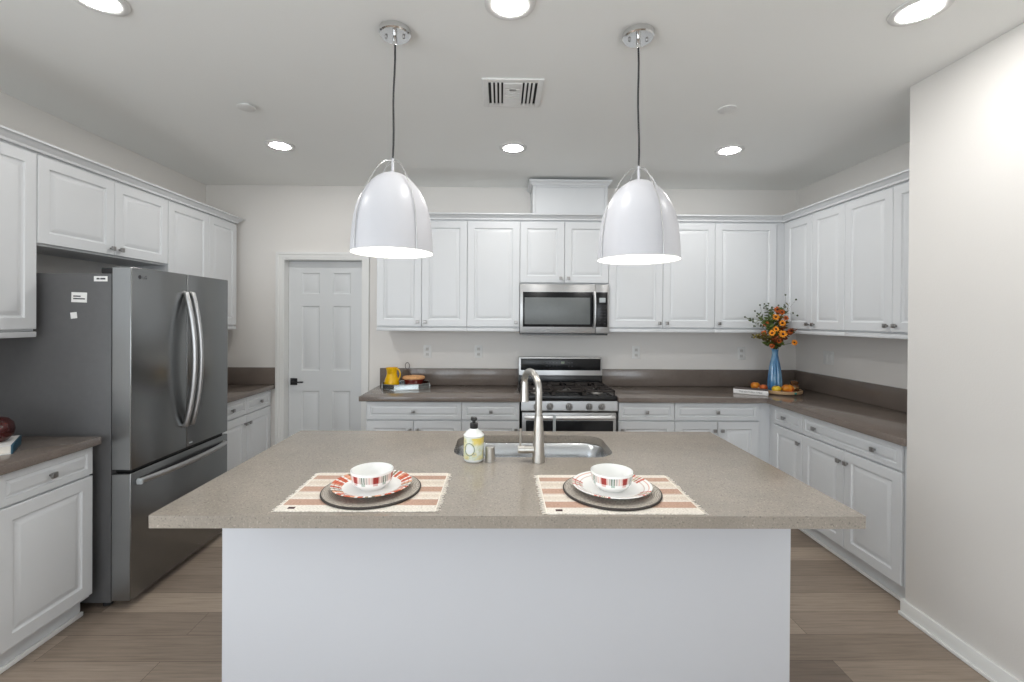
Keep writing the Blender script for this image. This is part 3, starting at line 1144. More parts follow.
place_setting('left-hand', -0.453, 1.607, -0.706, -0.207, 1.432, 1.788, 'bowl_a', 'plate_a',
              'white dinner plate with a dense orange plaid rim on the left-hand placemat',
              'white bowl with a plaid band, on the orange-rimmed plate at left')
place_setting('right-hand', 0.396, 1.600, 0.150, 0.641, 1.416, 1.768, 'bowl_b', 'plate_b',
              'mostly white dinner plate with sparse red plaid marks on the right-hand placemat',
              'white bowl with a plaid band, on the mostly white plate at right')

# ================================================================== REFRIGERATOR
FXF, FY0, FY1 = -1.923, 2.377, 3.213
fr = thing('refrigerator', 'dark stainless french-door refrigerator with a bottom freezer drawer', 'refrigerator', (-2.3, 2.795, 0))
ro = fr.location
MB(ro).box(-2.690, -2.030, FY0 + 0.005, FY1 - 0.005, 0.030, 1.752, 0.004).build('body', 'fridge_side', fr)
m = MB(ro)
for x in (-2.62, -2.08):
    for y in (FY0 + 0.05, FY1 - 0.05):
        m.cyl((x, y, 0.0), (x, y, 0.029), 0.022, seg=14)
m.box(-2.60, -1.99, FY0 + 0.08, FY1 - 0.08, 0.008, 0.029)
m.build('foot_grille', 'rubber', fr)
m = MB(ro)
m.box(-2.090, -2.010, FY0 + 0.012, FY0 + 0.075, 1.7525, 1.782, 0.004)
m.build('hinge_cover', 'rubber', fr)
m = MB(ro)
m.box(-2.090, -2.010, FY1 - 0.075, FY1 - 0.012, 1.7525, 1.782, 0.004)
m.build('hinge_cover', 'rubber', fr)
YM = 2.797


def fridge_handle(pts, parent, name='handle'):
    MB(ro).tube(pts, 0.0155, 12, flat=0.85).build(name, 'fridge_handle', parent)


def bar(a, b, bow, n=16):
    a, b = Vector(a), Vector(b)
    out = [tuple(a)]
    for i in range(n + 1):
        t = i / n
        p = a.lerp(b, t)
        p.x += 0.013 + bow * (1 - (2 * t - 1) ** 2)
        out.append(tuple(p))
    out.append(tuple(b))
    return out


for y0, y1, hy in ((FY0, YM - 0.002, YM - 0.028), (YM + 0.002, FY1, YM + 0.030)):
    d = MB(ro)
    d.box(FXF - 0.100, FXF, y0, y1, 0.724, 1.788, 0.006, 3)
    dd = d.build('door', 'fridge', fr)
    fridge_handle(bar((FXF, hy, 0.868), (FXF, hy, 1.672), 0.052), dd)
    if y0 == FY0:
        e = MB(ro)
        e.box(FXF - 0.096, FXF - 0.005, y0 - 0.0012, y0 + 0.004, 0.730, 1.782)
        e.build('side_edge', 'fridge_edge', dd, label='lighter stainless edge of the door')
        c = MB(ro)
        c.cyl((FXF + 0.0002, 2.432, 1.738), (FXF + 0.001, 2.432, 1.738), 0.0105, seg=24)
        c.build('logo', 'mark', dd, label='round dark emblem')
        text_mesh('LG', 0.026, 'logo_lettering', 'mark', dd,
                  Matrix.Translation(Vector((FXF + 0.0006, 2.466, 1.737)) - Vector(ro)) @ Matrix(((0, 0, 1, 0), (1, 0, 0, 0), (0, 1, 0, 0), (0, 0, 0, 1))))
    else:
        c = MB(ro)
        c.box(FXF + 0.0002, FXF + 0.0008, YM + 0.020, YM + 0.050, 0.745, 0.752)
        c.build('badge', 'display', dd)
d = MB(ro)
d.box(FXF - 0.100, FXF, FY0, FY1, 0.040, 0.708, 0.006, 3)
dd = d.build('freezer_drawer', 'fridge', fr)
e = MB(ro)
e.box(FXF - 0.096, FXF - 0.005, FY0 - 0.0012, FY0 + 0.004, 0.046, 0.702)
e.build('side_edge', 'fridge_edge', dd, label='lighter stainless edge of the drawer')
fridge_handle(bar((FXF, 2.425, 0.655), (FXF, 3.165, 0.655), 0.034), dd)
m = MB(ro)
m.box(FXF + 0.002, FXF + 0.030, 2.410, 2.424, 0.640, 0.670, 0.003)
m.build('handle_cap', 'display', dd)
m = MB(ro)
m.box(-2.025, FXF - 0.02, FY0 + 0.03, FY1 - 0.03, 0.7085, 0.7235)
m.build('gasket', 'rubber', fr)
ys = FY0 + 0.005


def sticker(x0, x1, z0, z1, rot, lines):
    s = MB(ro)
    t = bmesh.new()
    q = MB()
    w, h = (x1 - x0) / 2, (z1 - z0) / 2
    q.box(-w, w, -0.0008, -0.0001, -h, h)
    bmesh.ops.transform(q.bm, matrix=Matrix.Translation(((x0 + x1) / 2, ys, (z0 + z1) / 2)) @ Matrix.Rotation(rot, 4, 'Y'), verts=q.bm.verts)
    q.o = Vector(ro)
    st = q.build('sticker', 'paper', fr, label='small white sticker')
    if lines:
        l = MB()
        for a, b, c, d2 in lines:
            l.box(a * w, b * w, -0.0012, -0.0009, c * h, d2 * h)
        bmesh.ops.transform(l.bm, matrix=Matrix.Translation(((x0 + x1) / 2, ys, (z0 + z1) / 2)) @ Matrix.Rotation(rot, 4, 'Y'), verts=l.bm.verts)
        l.o = Vector(ro)
        l.build('print', 'mark', st)


sticker(-2.120, -2.050, 1.710, 1.737, 0.0, [(-0.6, -0.15, -0.3, 0.35), (-0.05, 0.7, -0.3, 0.35)])
sticker(-2.236, -2.156, 1.600, 1.652, 0.03, [(-0.75, 0.2, 0.1, 0.35), (-0.75, 0.75, -0.4, -0.15)])
sticker(-2.240, -2.207, 1.516, 1.548, -0.12, None)

# ================================================================== MICROWAVE
mw = thing('microwave', 'stainless over-the-range microwave with a black glass door, above the range', 'microwave', (0.5385, 4.0, 1.404))
mo = mw.location
MX0, MX1, MF = 0.1605, 0.9165, 3.825
MB(mo).box(MX0 + 0.002, MX1 - 0.002, MF + 0.028, BK, 1.405, 1.8235).build('body', 'dark', mw)
m = MB(mo)
m.box(MX0, 0.801, MF, MF + 0.027, 1.4075, 1.823, 0.004)
md = m.build('door', 'stainless', mw)
g = MB(mo).box(0.185, 0.7995, MF - 0.0025, MF - 0.0002, 1.462, 1.757, 0.0008).build('door_glass', 'black_glass', md)
MB(mo).box(0.200, 0.754, MF - 0.0034, MF - 0.0026, 1.484, 1.710, 0.0003).build('window', 'grey_glass', g, label='grey see-through window of the door')
m = MB(mo)
pts = [(0.787, MF - 0.002, 1.745)] + [(0.787, MF - 0.022 - 0.022 * (1 - (2 * i / 12 - 1) ** 2), 1.745 - 0.272 * i / 12) for i in range(13)] + [(0.787, MF - 0.002, 1.473)]
m.tube(pts, 0.0215, 14, flat=0.5)
m.build('handle', 'bright_handle', md)
em = MB(mo)
em.tube([(0.549 + 0.019 * cos(2 * pi * i / 20), MF - 0.0008, 1.793 + 0.0065 * sin(2 * pi * i / 20)) for i in range(19)], 0.0012, 6)
em.tube([(0.536, MF - 0.0008, 1.790), (0.549, MF - 0.0008, 1.795), (0.562, MF - 0.0008, 1.794)], 0.0012, 6)
em.build('logo', 'display', md, label='small pale oval emblem')
m = MB(mo)
m.box(0.803, MX1, MF, MF + 0.027, 1.4075, 1.823, 0.004)
mc = m.build('control_panel', 'stainless', mw)
k = MB(mo).box(0.8035, 0.902, MF - 0.0025, MF - 0.0002, 1.462, 1.757, 0.0008).build('keypad', 'black_glass', mc)
MB(mo).box(0.832, 0.884, MF - 0.0034, MF - 0.0026, 1.670, 1.710, 0.0002).build('display', 'display', k)
m = MB(mo)
for i in range(3):
    for j in range(7):
        if j < 5 or i != 1:
            m.box(0.836 + i * 0.022 - 0.005, 0.836 + i * 0.022 + 0.005, MF - 0.0033, MF - 0.0026, 1.640 - j * 0.025, 1.646 - j * 0.025)
m.build('key_marks', 'mark', k)
m = MB(mo)
m.box(MX0 + 0.01, MX1 - 0.01, MF + 0.012, MF + 0.30, 1.392, 1.4045)
m.build('vent_grille', 'black', mw)

# ================================================================== RANGE
rg = thing('gas_range', 'stainless gas range with black cooktop grates and rear control panel, in the back counter', 'range', (0.544, 3.87, 0))
go = rg.location
GX0, GX1, GF = 0.1635, 0.9255, 3.563
MB(go).box(GX0 + 0.002, GX1 - 0.002, GF + 0.04, 4.165, 0.02, 0.8795).build('body', 'black', rg)
m = MB(go)
for x in (GX0 + 0.05, GX1 - 0.05):
    for y in (GF + 0.09, 4.12):
        m.cyl((x, y, 0), (x, y, 0.019), 0.02, seg=12)
m.build('foot', 'rubber', rg)
m = MB(go)
m.box(GX0, GX1, GF + 0.008, 4.10, 0.8805, 0.922, 0.006)
ct = m.build('cooktop', 'black', rg)
m = MB(go)
t = [(GF + 0.039, 0.799), (GF + 0.004, 0.799), (GF - 0.004, 0.808), (GF + 0.004, 0.8795), (GF + 0.039, 0.8795)]
bm = m.bm
A = [bm.verts.new((GX0, y, z)) for y, z in t]
B = [bm.verts.new((GX1, y, z)) for y, z in t]
bm.faces.new(A)
bm.faces.new(list(reversed(B)))
for i in range(5):
    j = (i + 1) % 5
    bm.faces.new((A[i], B[i], B[j], A[j]))
cp = m.build('control_panel', 'stainless', rg)
for x in (0.288, 0.390, 0.542, 0.700, 0.800):
    m = MB(go)
    y = GF - 0.003
    m.cyl((x, y + 0.004, 0.838), (x, y - 0.006, 0.838), 0.0275, seg=28)
    m.cyl((x, y - 0.006, 0.838), (x, y - 0.026, 0.838), 0.0215, 0.0195, seg=28)
    m.box(x - 0.004, x + 0.004, y - 0.034, y - 0.0255, 0.819, 0.857, 0.002)
    m.build('knob', 'nickel', cp)
m = MB(go)
m.box(GX0 + 0.008, GX1 - 0.008, GF + 0.002, GF + 0.039, 0.175, 0.790, 0.005)
od = m.build('oven_door', 'stainless', rg)
MB(go).box(0.202, 0.892, GF - 0.0004, GF + 0.0016, 0.31, 0.726, 0.0005).build('oven_window', 'black_glass', od)
m = MB(go)
hp = [(0.205, GF + 0.002, 0.758), (0.205, GF - 0.030, 0.758), (0.225, GF - 0.042, 0.758), (0.865, GF - 0.042, 0.758), (0.885, GF - 0.030, 0.758), (0.885, GF + 0.002, 0.758)]
m.tube(hp, 0.0175, 12)
m.build('handle', 'bright_handle', od)
m = MB(go)
m.box(0.408, 0.430, GF - 0.0612, GF - 0.0596, 0.560, 0.775).box(0.408, 0.430, GF - 0.061, GF - 0.030, 0.7755, 0.777)  # narrow pale strip of unidentified kind in front of the oven door
m.build('strip', 'display', od, label='pale narrow strap running down from the oven handle')
m = MB(go)
m.box(GX0 + 0.008, GX1 - 0.008, GF + 0.006, GF + 0.039, 0.03, 0.17, 0.005)
m.build('storage_drawer', 'stainless', rg)
m = MB(go)
m.box(GX0 + 0.002, GX1 - 0.002, 4.101, BK, 0.80, 1.182, 0.004)
bg = m.build('backguard', 'stainless', rg)
MB(go).box(0.183, 0.907, 4.0975, 4.1005, 1.063, 1.170, 0.0005).build('control_glass', 'black_glass', bg)
MB(go).box(GX0 + 0.003, GX1 - 0.003, 4.098, 4.1006, 0.923, 1.018, 0.0005).build('riser', 'black', bg)
MB(go).box(0.548, 0.580, 4.0966, 4.0972, 1.126, 1.144).build('display', 'ring', bg)
for x in (0.41, 0.44, 0.47, 0.50, 0.61, 0.64):
    for z in (1.100, 1.130):
        MB(go).box(x, x + 0.016, 4.0966, 4.0972, z, z + 0.005).build('touch_key', 'mark', bg)
for bxx, byy, br in ((0.300, 3.72, 0.042), (0.300, 3.96, 0.034), (0.544, 3.84, 0.046), (0.788, 3.72, 0.040), (0.788, 3.96, 0.034)):
    m = MB(go)
    m.lathe([(0, 0.0), (br + 0.012, 0.0), (br + 0.010, 0.006), (br, 0.008), (br, 0.014), (br * 0.9, 0.017), (0, 0.0175)], (bxx, byy, 0.9223), 28)
    m.build('burner', 'burner', ct)
for x0, x1 in ((0.176, 0.420), (0.424, 0.664), (0.668, 0.912)):
    m = MB(go)
    z0, z1 = 0.948, 0.962
    b = 0.007
    ya, yb = 3.585, 4.075
    m.box(x0, x1, ya, ya + 2 * b, z0, z1, 0.002).box(x0, x1, yb - 2 * b, yb, z0, z1, 0.002)
    m.box(x0, x0 + 2 * b, ya, yb, z0, z1, 0.002).box(x1 - 2 * b, x1, ya, yb, z0, z1, 0.002)
    xm, ym = (x0 + x1) / 2, (ya + yb) / 2
    m.box(x0, x1, ym - b, ym + b, z0, z1, 0.002)
    for yy in ((ya + ym) / 2, (ym + yb) / 2):
        m.box(x0, xm - 0.03, yy - 0.005, yy + 0.005, z0, z1 + 0.003, 0.002).box(xm + 0.03, x1, yy - 0.005, yy + 0.005, z0, z1 + 0.003, 0.002)
    for s, e in ((ya, (ya + ym) / 2 - 0.03), ((ya + ym) / 2 + 0.03, (ym + yb) / 2 - 0.03), ((ym + yb) / 2 + 0.03, yb)):
        m.box(xm - 0.005, xm + 0.005, s, e, z0, z1 + 0.003, 0.002)
    for x in (x0 + b, x1 - b):
        for y in (ya + b, yb - b):
            m.box(x - 0.006, x + 0.006, y - 0.006, y + 0.006, 0.9222, z0 + 0.002)
    m.build('grate', 'iron', ct)

# ================================================================== PENDANTS
def pendant(label, cx, cy, ztop, zrim, ang0, canopy_x):
    R = 0.1710
    hs = ztop - zrim
    p = thing('pendant_lamp', label, 'pendant lamp', (cx, cy, ZC), 0, 'pendants over the island')
    o = p.location
    prof = [(0.004, 0.0), (0.022, 0.0025), (0.046, 0.011), (0.070, 0.026), (0.092, 0.047), (0.114, 0.076), (0.133, 0.110), (0.149, 0.150),
            (0.158, 0.192), (0.1645, 0.240), (0.1685, 0.290), (0.1710, 0.336)]
    sc = hs / 0.336
    MB(o).lathe([(r, ztop - z * sc) for r, z in prof] + [(R - 0.002, zrim - 0.0005)], (cx, cy, 0), 72).build('shade', 'shade', p, recalc=True)
    MB(o).lathe([(max(r - 0.002, 0.003), ztop - 0.003 - z * sc * 0.991) for r, z in prof], (cx, cy, 0), 72).build('shade_lining', 'shade_in', p)
    m = MB(o)
    m.lathe([(0, 0.058), (0.030, 0.054), (0.046, 0.040), (0.050, 0.022), (0.044, 0.004), (0.030, -0.010), (0.016, -0.024), (0, -0.024)][::-1], (cx, cy, ztop - 0.20), 28)
    m.build('bulb', 'bulb', p)
    MB(o).cyl((cx, cy, ztop - 0.004), (cx, cy, ztop - 0.142), 0.019, seg=20).build('socket', 'shade_in', p)
    hub = ztop + 0.046
    MB(o).tube([(cx, cy, ztop - 0.002), (cx, cy, hub + 0.012)], [0.0058, 0.0058], 12).build('stem', 'shade', p)
    for k in range(4):
        a = ang0 + k * pi / 2
        path = [(0.003, hub), (0.020, hub + 0.001), (0.040, hub - 0.007), (0.060, hub - 0.024), (0.080, hub - 0.050), (0.100, hub - 0.084), (0.120, hub - 0.118),
                (0.139, ztop - 0.108), (0.1545, ztop - 0.150), (0.1630, ztop - 0.192), (0.1690, ztop - 0.240), (0.1730, ztop - 0.290), (0.1740, zrim + 0.004), (0.1725, zrim)]
        MB(o).tube([(cx + r * cos(a), cy + r * sin(a), z) for r, z in path], 0.0019, 8).build('rod', 'rod', p)
    zk = ZC - 0.062
    pts = []
    for i in range(9):
        t = i / 8
        pts.append((cx + (canopy_x - cx) * t + 0.002 * sin(t * 9), cy, hub + 0.011 + (zk - hub - 0.011) * t))
    MB(o).tube(pts, 0.0042, 8).build('cord', 'cord', p)
    m = MB(o)
    m.lathe([(0, -0.0255), (0.060, -0.0255), (0.0655, -0.021), (0.0665, -0.0005), (0, -0.0005)], (canopy_x, cy, ZC), 40)
    cn = m.build('canopy', 'chrome', p)
    m = MB(o)
    m.lathe([(0, -0.064), (0.007, -0.064), (0.009, -0.056), (0.009, -0.034), (0.007, -0.0258), (0, -0.0258)], (canopy_x, cy, ZC), 16)
    m.build('cord_grip', 'chrome', cn)
    for s in (-1, 1):
        m = MB(o)
        m.lathe([(0, -0.035), (0.005, -0.034), (0.006, -0.0258), (0, -0.0258)], (canopy_x + s * 0.037, cy, ZC), 12)
        m.build('canopy_screw', 'nickel', cn)


pendant('left of the two white dome pendant lamps, hanging in front of the pantry door', -0.460, 1.917, 2.142, 1.802, radians(-43.5), -0.4535)
pendant('right of the two white dome pendant lamps, hanging right of the microwave', 0.581, 1.917, 2.120, 1.781, radians(-74), 0.5750)

# ================================================================== CEILING FITTINGS
for x, y, lb in ((-1.562, 3.209, 'round lit downlight in the back row, above the pantry side'),
                 (0.080, 3.210, 'round lit downlight in the back row, just behind the air vent'),
                 (1.623, 3.214, 'round lit downlight in the back row, nearest the right corner cabinets'),
                 (-1.545, 1.747, 'round lit downlight in the near row, cut by the top edge at left'),
                 (0.028, 1.742, 'round lit downlight in the near row, between the two pendant canopies'),
                 (1.622, 1.747, 'round lit downlight in the near row, beside the right wall end')):
    d = thing('ceiling_downlight', lb, 'ceiling light', (x, y, ZC), 0, 'recessed downlights')
    MB(d.location).lathe([(0.0625, -0.0005), (0.099, -0.0005), (0.098, -0.005), (0.090, -0.009), (0.068, -0.0075), (0.0625, -0.006)], (x, y, ZC), 40, ).build('trim_ring', 'lamp_trim', d)
    MB(d.location).lathe([(0.0620, -0.0006), (0.0620, -0.0085), (0.050, -0.011), (0, -0.012)], (x, y, ZC), 40).build('lens', 'lens', d)

vt = thing('ceiling_vent', 'square white ceiling air vent with slats between the two pendants', 'air vent', (0.056, 2.432, ZC))
vo = vt.location
VX0, VX1, VY0, VY1 = -0.104, 0.214, 2.282, 2.580
m = MB(vo)
z0, z1 = ZC - 0.010, ZC - 0.0005
fx0, fx1, fy0, fy1 = VX0 + 0.032, VX1 - 0.032, VY0 + 0.032, VY1 - 0.032
m.box(VX0, fx0, VY0, VY1, z0, z1, 0.003).box(fx1, VX1, VY0, VY1, z0, z1, 0.003)
m.box(fx0, fx1, VY0, fy0, z0, z1, 0.003).box(fx0, fx1, fy1, VY1, z0, z1, 0.003)
m.build('frame', 'plastic', vt)
MB(vo).box(fx0, fx1, fy0, fy1, ZC - 0.0022, ZC - 0.0006).build('duct_shade_plate', 'dark', vt)  # dark plate that paints the duct's shade behind the slats
s0, s1 = fx0 + 0.085, fx1 - 0.085


def blade(m, x0, x1, y0, y1):
    m.box(x0, x1, y0, y1, ZC - 0.013, ZC - 0.003, 0.001)


m = MB(vo)
for k in range(4):
    blade(m, fx0 + 0.014 + k * 0.021, fx0 + 0.025 + k * 0.021, fy0, fy1)
    blade(m, fx1 - 0.025 - k * 0.021, fx1 - 0.014 - k * 0.021, fy0, fy1)
m.build('side_louvers', 'plastic', vt)
m = MB(vo)
blade(m, s0, s1, fy0, fy0 + 0.050)
blade(m, s0 + 0.024, s1 - 0.024, fy0 + 0.050, fy0 + 0.082)
for k in range(4):
    y = fy0 + 0.056 + k * 0.022
    blade(m, s0, s1, y + 0.004, y + 0.019)
blade(m, s0, s1, fy0 + 0.148, fy1 - 0.006)
m.build('middle_louvers', 'plastic', vt)

m = MB((-1.458, 2.600, ZC))
m.lathe([(0, -0.024), (0.043, -0.024), (0.049, -0.021), (0.049, -0.019), (0.018, -0.018), (0.018, -0.0005), (0, -0.0005)], (-1.458, 2.600, ZC), 32)
tag(m.build('sprinkler_cover', 'lamp_trim'), 'small round ceiling disc with a dark gap, left of the left pendant', 'sprinkler cover')
m = MB((1.291, 2.590, ZC))
m.lathe([(0, -0.009), (0.044, -0.009), (0.050, -0.006), (0.050, -0.0005), (0, -0.0005)], (1.291, 2.590, ZC), 32)
tag(m.build('sprinkler_cover', 'lamp_trim'), 'small flat round ceiling disc right of the right pendant', 'sprinkler cover')


# ================================================================== OUTLETS
def outlet(x, z, label):
    o = thing('wall_outlet', label, 'outlet', (x, YB, z), 0, 'outlets above the back counter')
    MB(o.location).box(x - 0.036, x + 0.036, YB - 0.007, YB - 0.0005, z - 0.058, z + 0.058, 0.002).build('plate', 'plastic', o)
    for s in (-1, 1):
        m = MB(o.location)
        m.box(x - 0.015, x + 0.015, YB - 0.0085, YB - 0.0071, z + s * 0.024 - 0.014, z + s * 0.024 + 0.014, 0.0005)
        k = m.build('socket', 'slot', o)
        n = MB(o.location)
        n.box(x - 0.007, x - 0.004, YB - 0.0089, YB - 0.0086, z + s * 0.024 - 0.005, z + s * 0.024 + 0.006)
        n.box(x + 0.004, x + 0.007, YB - 0.0089, YB - 0.0086, z + s * 0.024 - 0.005, z + s * 0.024 + 0.006)
        n.build('slots', 'slot_hole', k)


outlet(-0.676, 1.221, 'white wall outlet above the red pie dish')
outlet(-0.205, 1.223, 'white wall outlet just left of the range')
outlet(1.255, 1.222, 'white wall outlet right of the range')
outlet(2.236, 1.219, 'white wall outlet left of the blue vase')
o = thing('light_switch', 'white switch plate on the right wall above the counter', 'switch', (XR, 3.763, 1.217))
MB(o.location).box(XR - 0.007, XR - 0.0005, 3.705, 3.821, 1.160, 1.274, 0.002).build('plate', 'plastic', o)
for y in (3.738, 3.788):
    MB(o.location).box(XR - 0.010, XR - 0.0071, y - 0.016, y + 0.016, 1.185, 1.249, 0.001).build('rocker', 'plastic', o)

# ================================================================== LEFT TRAY GROUP
tp = thing('octagonal_tray', 'octagonal mirrored silver tray on the counter beside the pantry door', 'tray', (-0.83, 3.985, T))
to = tp.location
ca, sa = cos(radians(13)), sin(radians(13))


def tray_pt(u, v):
    return (to[0] + u * ca - v * sa, to[1] + u * sa + v * ca)


OCT = [(-0.10, -0.135), (0.10, -0.135), (0.20, -0.075), (0.20, 0.075), (0.10, 0.135), (-0.10, 0.135), (-0.20, 0.075), (-0.20, -0.075)]
MB(to).prism([tray_pt(u * 0.97, v * 0.97) for u, v in OCT], T + 0.0005, T + 0.010).build('base', 'mirror', tp)
for i in range(8):
    j = (i + 1) % 8
    a, b = tray_pt(*OCT[i]), tray_pt(*OCT[j])
    c, d = tray_pt(OCT[j][0] * 0.965, OCT[j][1] * 0.965), tray_pt(OCT[i][0] * 0.965, OCT[i][1] * 0.965)
    MB(to).prism([a, b, c, d], T + 0.0105, T + 0.046).build('side_panel', 'mirror', tp)
m = MB(to)
for i in range(8):
    j = (i + 1) % 8
    for z in (T + 0.006, T + 0.047):
        m.tube([tray_pt(OCT[i][0] * 1.005, OCT[i][1] * 1.005) + (z,), tray_pt(OCT[j][0] * 1.005, OCT[j][1] * 1.005) + (z,)], 0.0028, 6)
    m.tube([tray_pt(OCT[i][0] * 1.005, OCT[i][1] * 1.005) + (T + 0.003,), tray_pt(OCT[i][0] * 1.005, OCT[i][1] * 1.005) + (T + 0.049,)], 0.0026, 6)
m.build('edging', 'silver', tp)

pc = thing('pitcher', 'yellow glazed pottery pitcher standing on the mirrored tray', 'pitcher', tray_pt(-0.122, 0.010) + (T + 0.0105,))
po = pc.location
MB(po).lathe([(0, 0.0005), (0.050, 0.0005), (0.061, 0.014), (0.064, 0.036), (0.060, 0.064), (0.049, 0.094), (0.043, 0.118), (0.045, 0.145), (0.051, 0.170),
              (0.048, 0.171), (0.042, 0.145), (0.040, 0.118), (0.046, 0.094), (0.057, 0.062), (0.060, 0.034), (0.05, 0.008), (0, 0.006)], po, 36,
             lambda a, r, z: r + (0.012 * max(0, cos(a + 1.9)) ** 6 if z > 0.14 else 0)).build('body', 'yellow', pc)
pts = []
for i in range(13):
    a = radians(100 - 200 * i / 12)
    pts.append((po[0] + 0.044 + 0.032 * max(0, cos(a)) + (0.010 if i > 9 else 0), po[1] - 0.012, po[2] + 0.114 + 0.048 * sin(a)))
MB(po).tube(pts, 0.0058, 10).build('handle', 'yellow', pc)

pd = thing('pie_dish', 'dark red round dish with a golden crust top on the mirrored tray', 'pie dish', tray_pt(0.068, 0.030) + (T + 0.0105,))
po = pd.location
MB(po).lathe([(0, 0.0005), (0.070, 0.0005), (0.077, 0.008), (0.088, 0.054), (0.094, 0.060), (0.094, 0.066), (0.086, 0.065), (0, 0.058)], po, 44,
             lambda a, r, z: r * (1 + (0.012 * sin(22 * a) if r > 0.08 else 0))).build('dish', 'dish', pd)
MB(po).lathe([(0, 0.066), (0.092, 0.0665), (0.098, 0.074), (0.096, 0.084), (0.089, 0.090), (0.080, 0.090), (0.05, 0.095), (0, 0.098)], po, 44,
             lambda a, r, z: r * (1 + (0.018 * sin(26 * a) if r > 0.085 else 0))).build('crust', 'crust', pd)
pts = []
c = tray_pt(0.012, 0.045)
for i in range(17):
    a = radians(-70 + 320 * i / 16)
    pts.append((c[0] + 0.019 * cos(a), c[1], T + 0.190 + 0.030 * sin(a)))
m = MB((c[0], c[1], T + 0.08))
zt = T + 0.106
m.tube([(c[0] + 0.012, c[1], zt)] + pts[:], 0.0028, 8)
m.tube([pts[-1], (c[0] + 0.002, c[1], T + 0.160), (c[0] + 0.034, c[1], zt)], 0.0028, 8)
wl = m.build('wire_loop', 'wire', pd, label='dark wire loop handle standing up behind the crust')
wl.location = Vector((c[0], c[1], T + 0.08)) - Vector(po)

# ================================================================== CORNER GROUP
TCX, TCY, TR = 2.380, 3.830, 0.163
rt = thing('round_tray', 'round pale wooden tray with fruit in the counter corner', 'tray', (TCX, TCY, T))
MB(rt.location).lathe([(0, 0.0005), (TR - 0.012, 0.0005), (TR, 0.006), (TR + 0.003, 0.028), (TR - 0.003, 0.031), (TR - 0.010, 0.027), (TR - 0.014, 0.010), (0, 0.009)], rt.location, 56).build('body', 'wood', rt)
a = radians(-82)
m = MB(rt.location)
m.lathe([(0, -0.010), (0.007, -0.007), (0.010, 0), (0.007, 0.007), (0, 0.010)], (TCX + (TR + 0.010) * cos(a), TCY + (TR + 0.010) * sin(a), T + 0.018), 14)
m.build('bead', 'teal', rt)
ZT = T + 0.0095
vs = thing('vase', 'tall blue fluted glass vase holding the flowers', 'vase', (2.345, 3.845, ZT))
vo = vs.location
m = MB(vo)
outer = [(0, 0.0008), (0.042, 0.0008), (0.050, 0.012), (0.0535, 0.045), (0.0525, 0.090), (0.049, 0.135), (0.0435, 0.190), (0.036, 0.240), (0.0285, 0.280), (0.0245, 0.310), (0.0245, 0.335), (0.0285, 0.358)]
inner = [(0.0255, 0.359), (0.0215, 0.335), (0.0212, 0.310), (0.025, 0.278), (0.032, 0.236), (0.039, 0.18), (0.041, 0.06), (0, 0.05)]
m.lathe(outer + inner, vo, 72, lambda a, r, z: r * (1 + 0.055 * cos(9 * a)) if z < 0.31 else r)
m.build('body', 'vase', vs)
VX, VY = vo[0], vo[1]


def fruit(name, cx, cy, z, r, mat, label, sq=0.82, ribs=0, amp=0.0, cat='fruit', stem=True):
    f = thing(name, label, cat, (cx, cy, z), 0, 'fruit around the vase')
    m = MB(f.location)
    prof = []
    for i in range(15):
        t = -pi / 2 + pi * i / 14
        rr = r * cos(t) ** 0.9 if abs(cos(t)) > 1e-6 else 0
        dip = 0.10 * r * (1 - min(1, cos(t) / 0.5)) if i > 9 else 0
        prof.append((max(rr, 0) if 0 < i < 14 else 0, r * sq * (1 + sin(t)) - dip + 0.0006))
    m.lathe(prof, f.location, 30, (lambda a, q, zz: q * (1 + amp * cos(ribs * a))) if ribs else None)
    m.build('skin', mat, f)
    if stem:
        MB(f.location).tube([(cx, cy, z + r * sq * 1.80), (cx + 0.003, cy, z + r * sq * 2.2)], [0.003, 0.002], 7).build('stem', 'stem_dark', f)
    return f


fruit('apple', 2.262, 3.992, T, 0.038, 'fruit_o', 'orange fruit on the counter behind the white book, outside the tray', 0.86)
fruit('apple', 2.262, 3.868, ZT, 0.031, 'fruit_r', 'russet fruit at the left of the tray, just left of the vase', 0.86)
fruit('apple', 2.310, 3.762, ZT, 0.036, 'fruit_y', 'yellow fruit in front of the vase on the tray', 0.82)
fruit('squash', 2.402, 3.757, ZT, 0.045, 'fruit_o', 'largest ribbed orange gourd at the front right of the tray', 0.78, 9, 0.05, 'gourd')
jr = thing('small_jar', 'small glossy brown jar with brass bands at the right of the tray', 'jar', (2.478, 3.790, ZT))
jo = jr.location
MB(jo).lathe([(0, 0.0005), (0.024, 0.0005), (0.034, 0.015), (0.037, 0.038), (0.031, 0.060), (0.024, 0.068), (0.020, 0.068), (0.020, 0.05), (0, 0.05)], jo, 28).build('body', 'jar', jr)
MB(jo).lathe([(0, 0.0685), (0.027, 0.0685), (0.030, 0.076), (0.030, 0.090), (0.022, 0.096), (0, 0.097)], jo, 28).build('lid', 'jar', jr)
MB(jo).lathe([(0.0372, 0.034), (0.0385, 0.036), (0.0385, 0.042), (0.0362, 0.044)], jo, 28).build('band', 'gold', jr)


def book(label, corner, ang, L, D, th, cover, spine_txt=None):
    """corner = front-left bottom corner of the spine face; the spine runs along ang"""
    b = thing('hardcover_book', label, 'book', corner, ang)
    MB().box(0, L, 0.0, D, 0.0005, 0.0040, 0.001).box(0, L, 0.0, D, th - 0.0035, th, 0.001).box(0, L, 0.0, 0.0035, 0.0005, th, 0.001).build('cover', cover, b)
    MB().box(0.004, L - 0.004, 0.004, D - 0.004, 0.0045, th - 0.004).build('pages', 'pages', b)
    return b


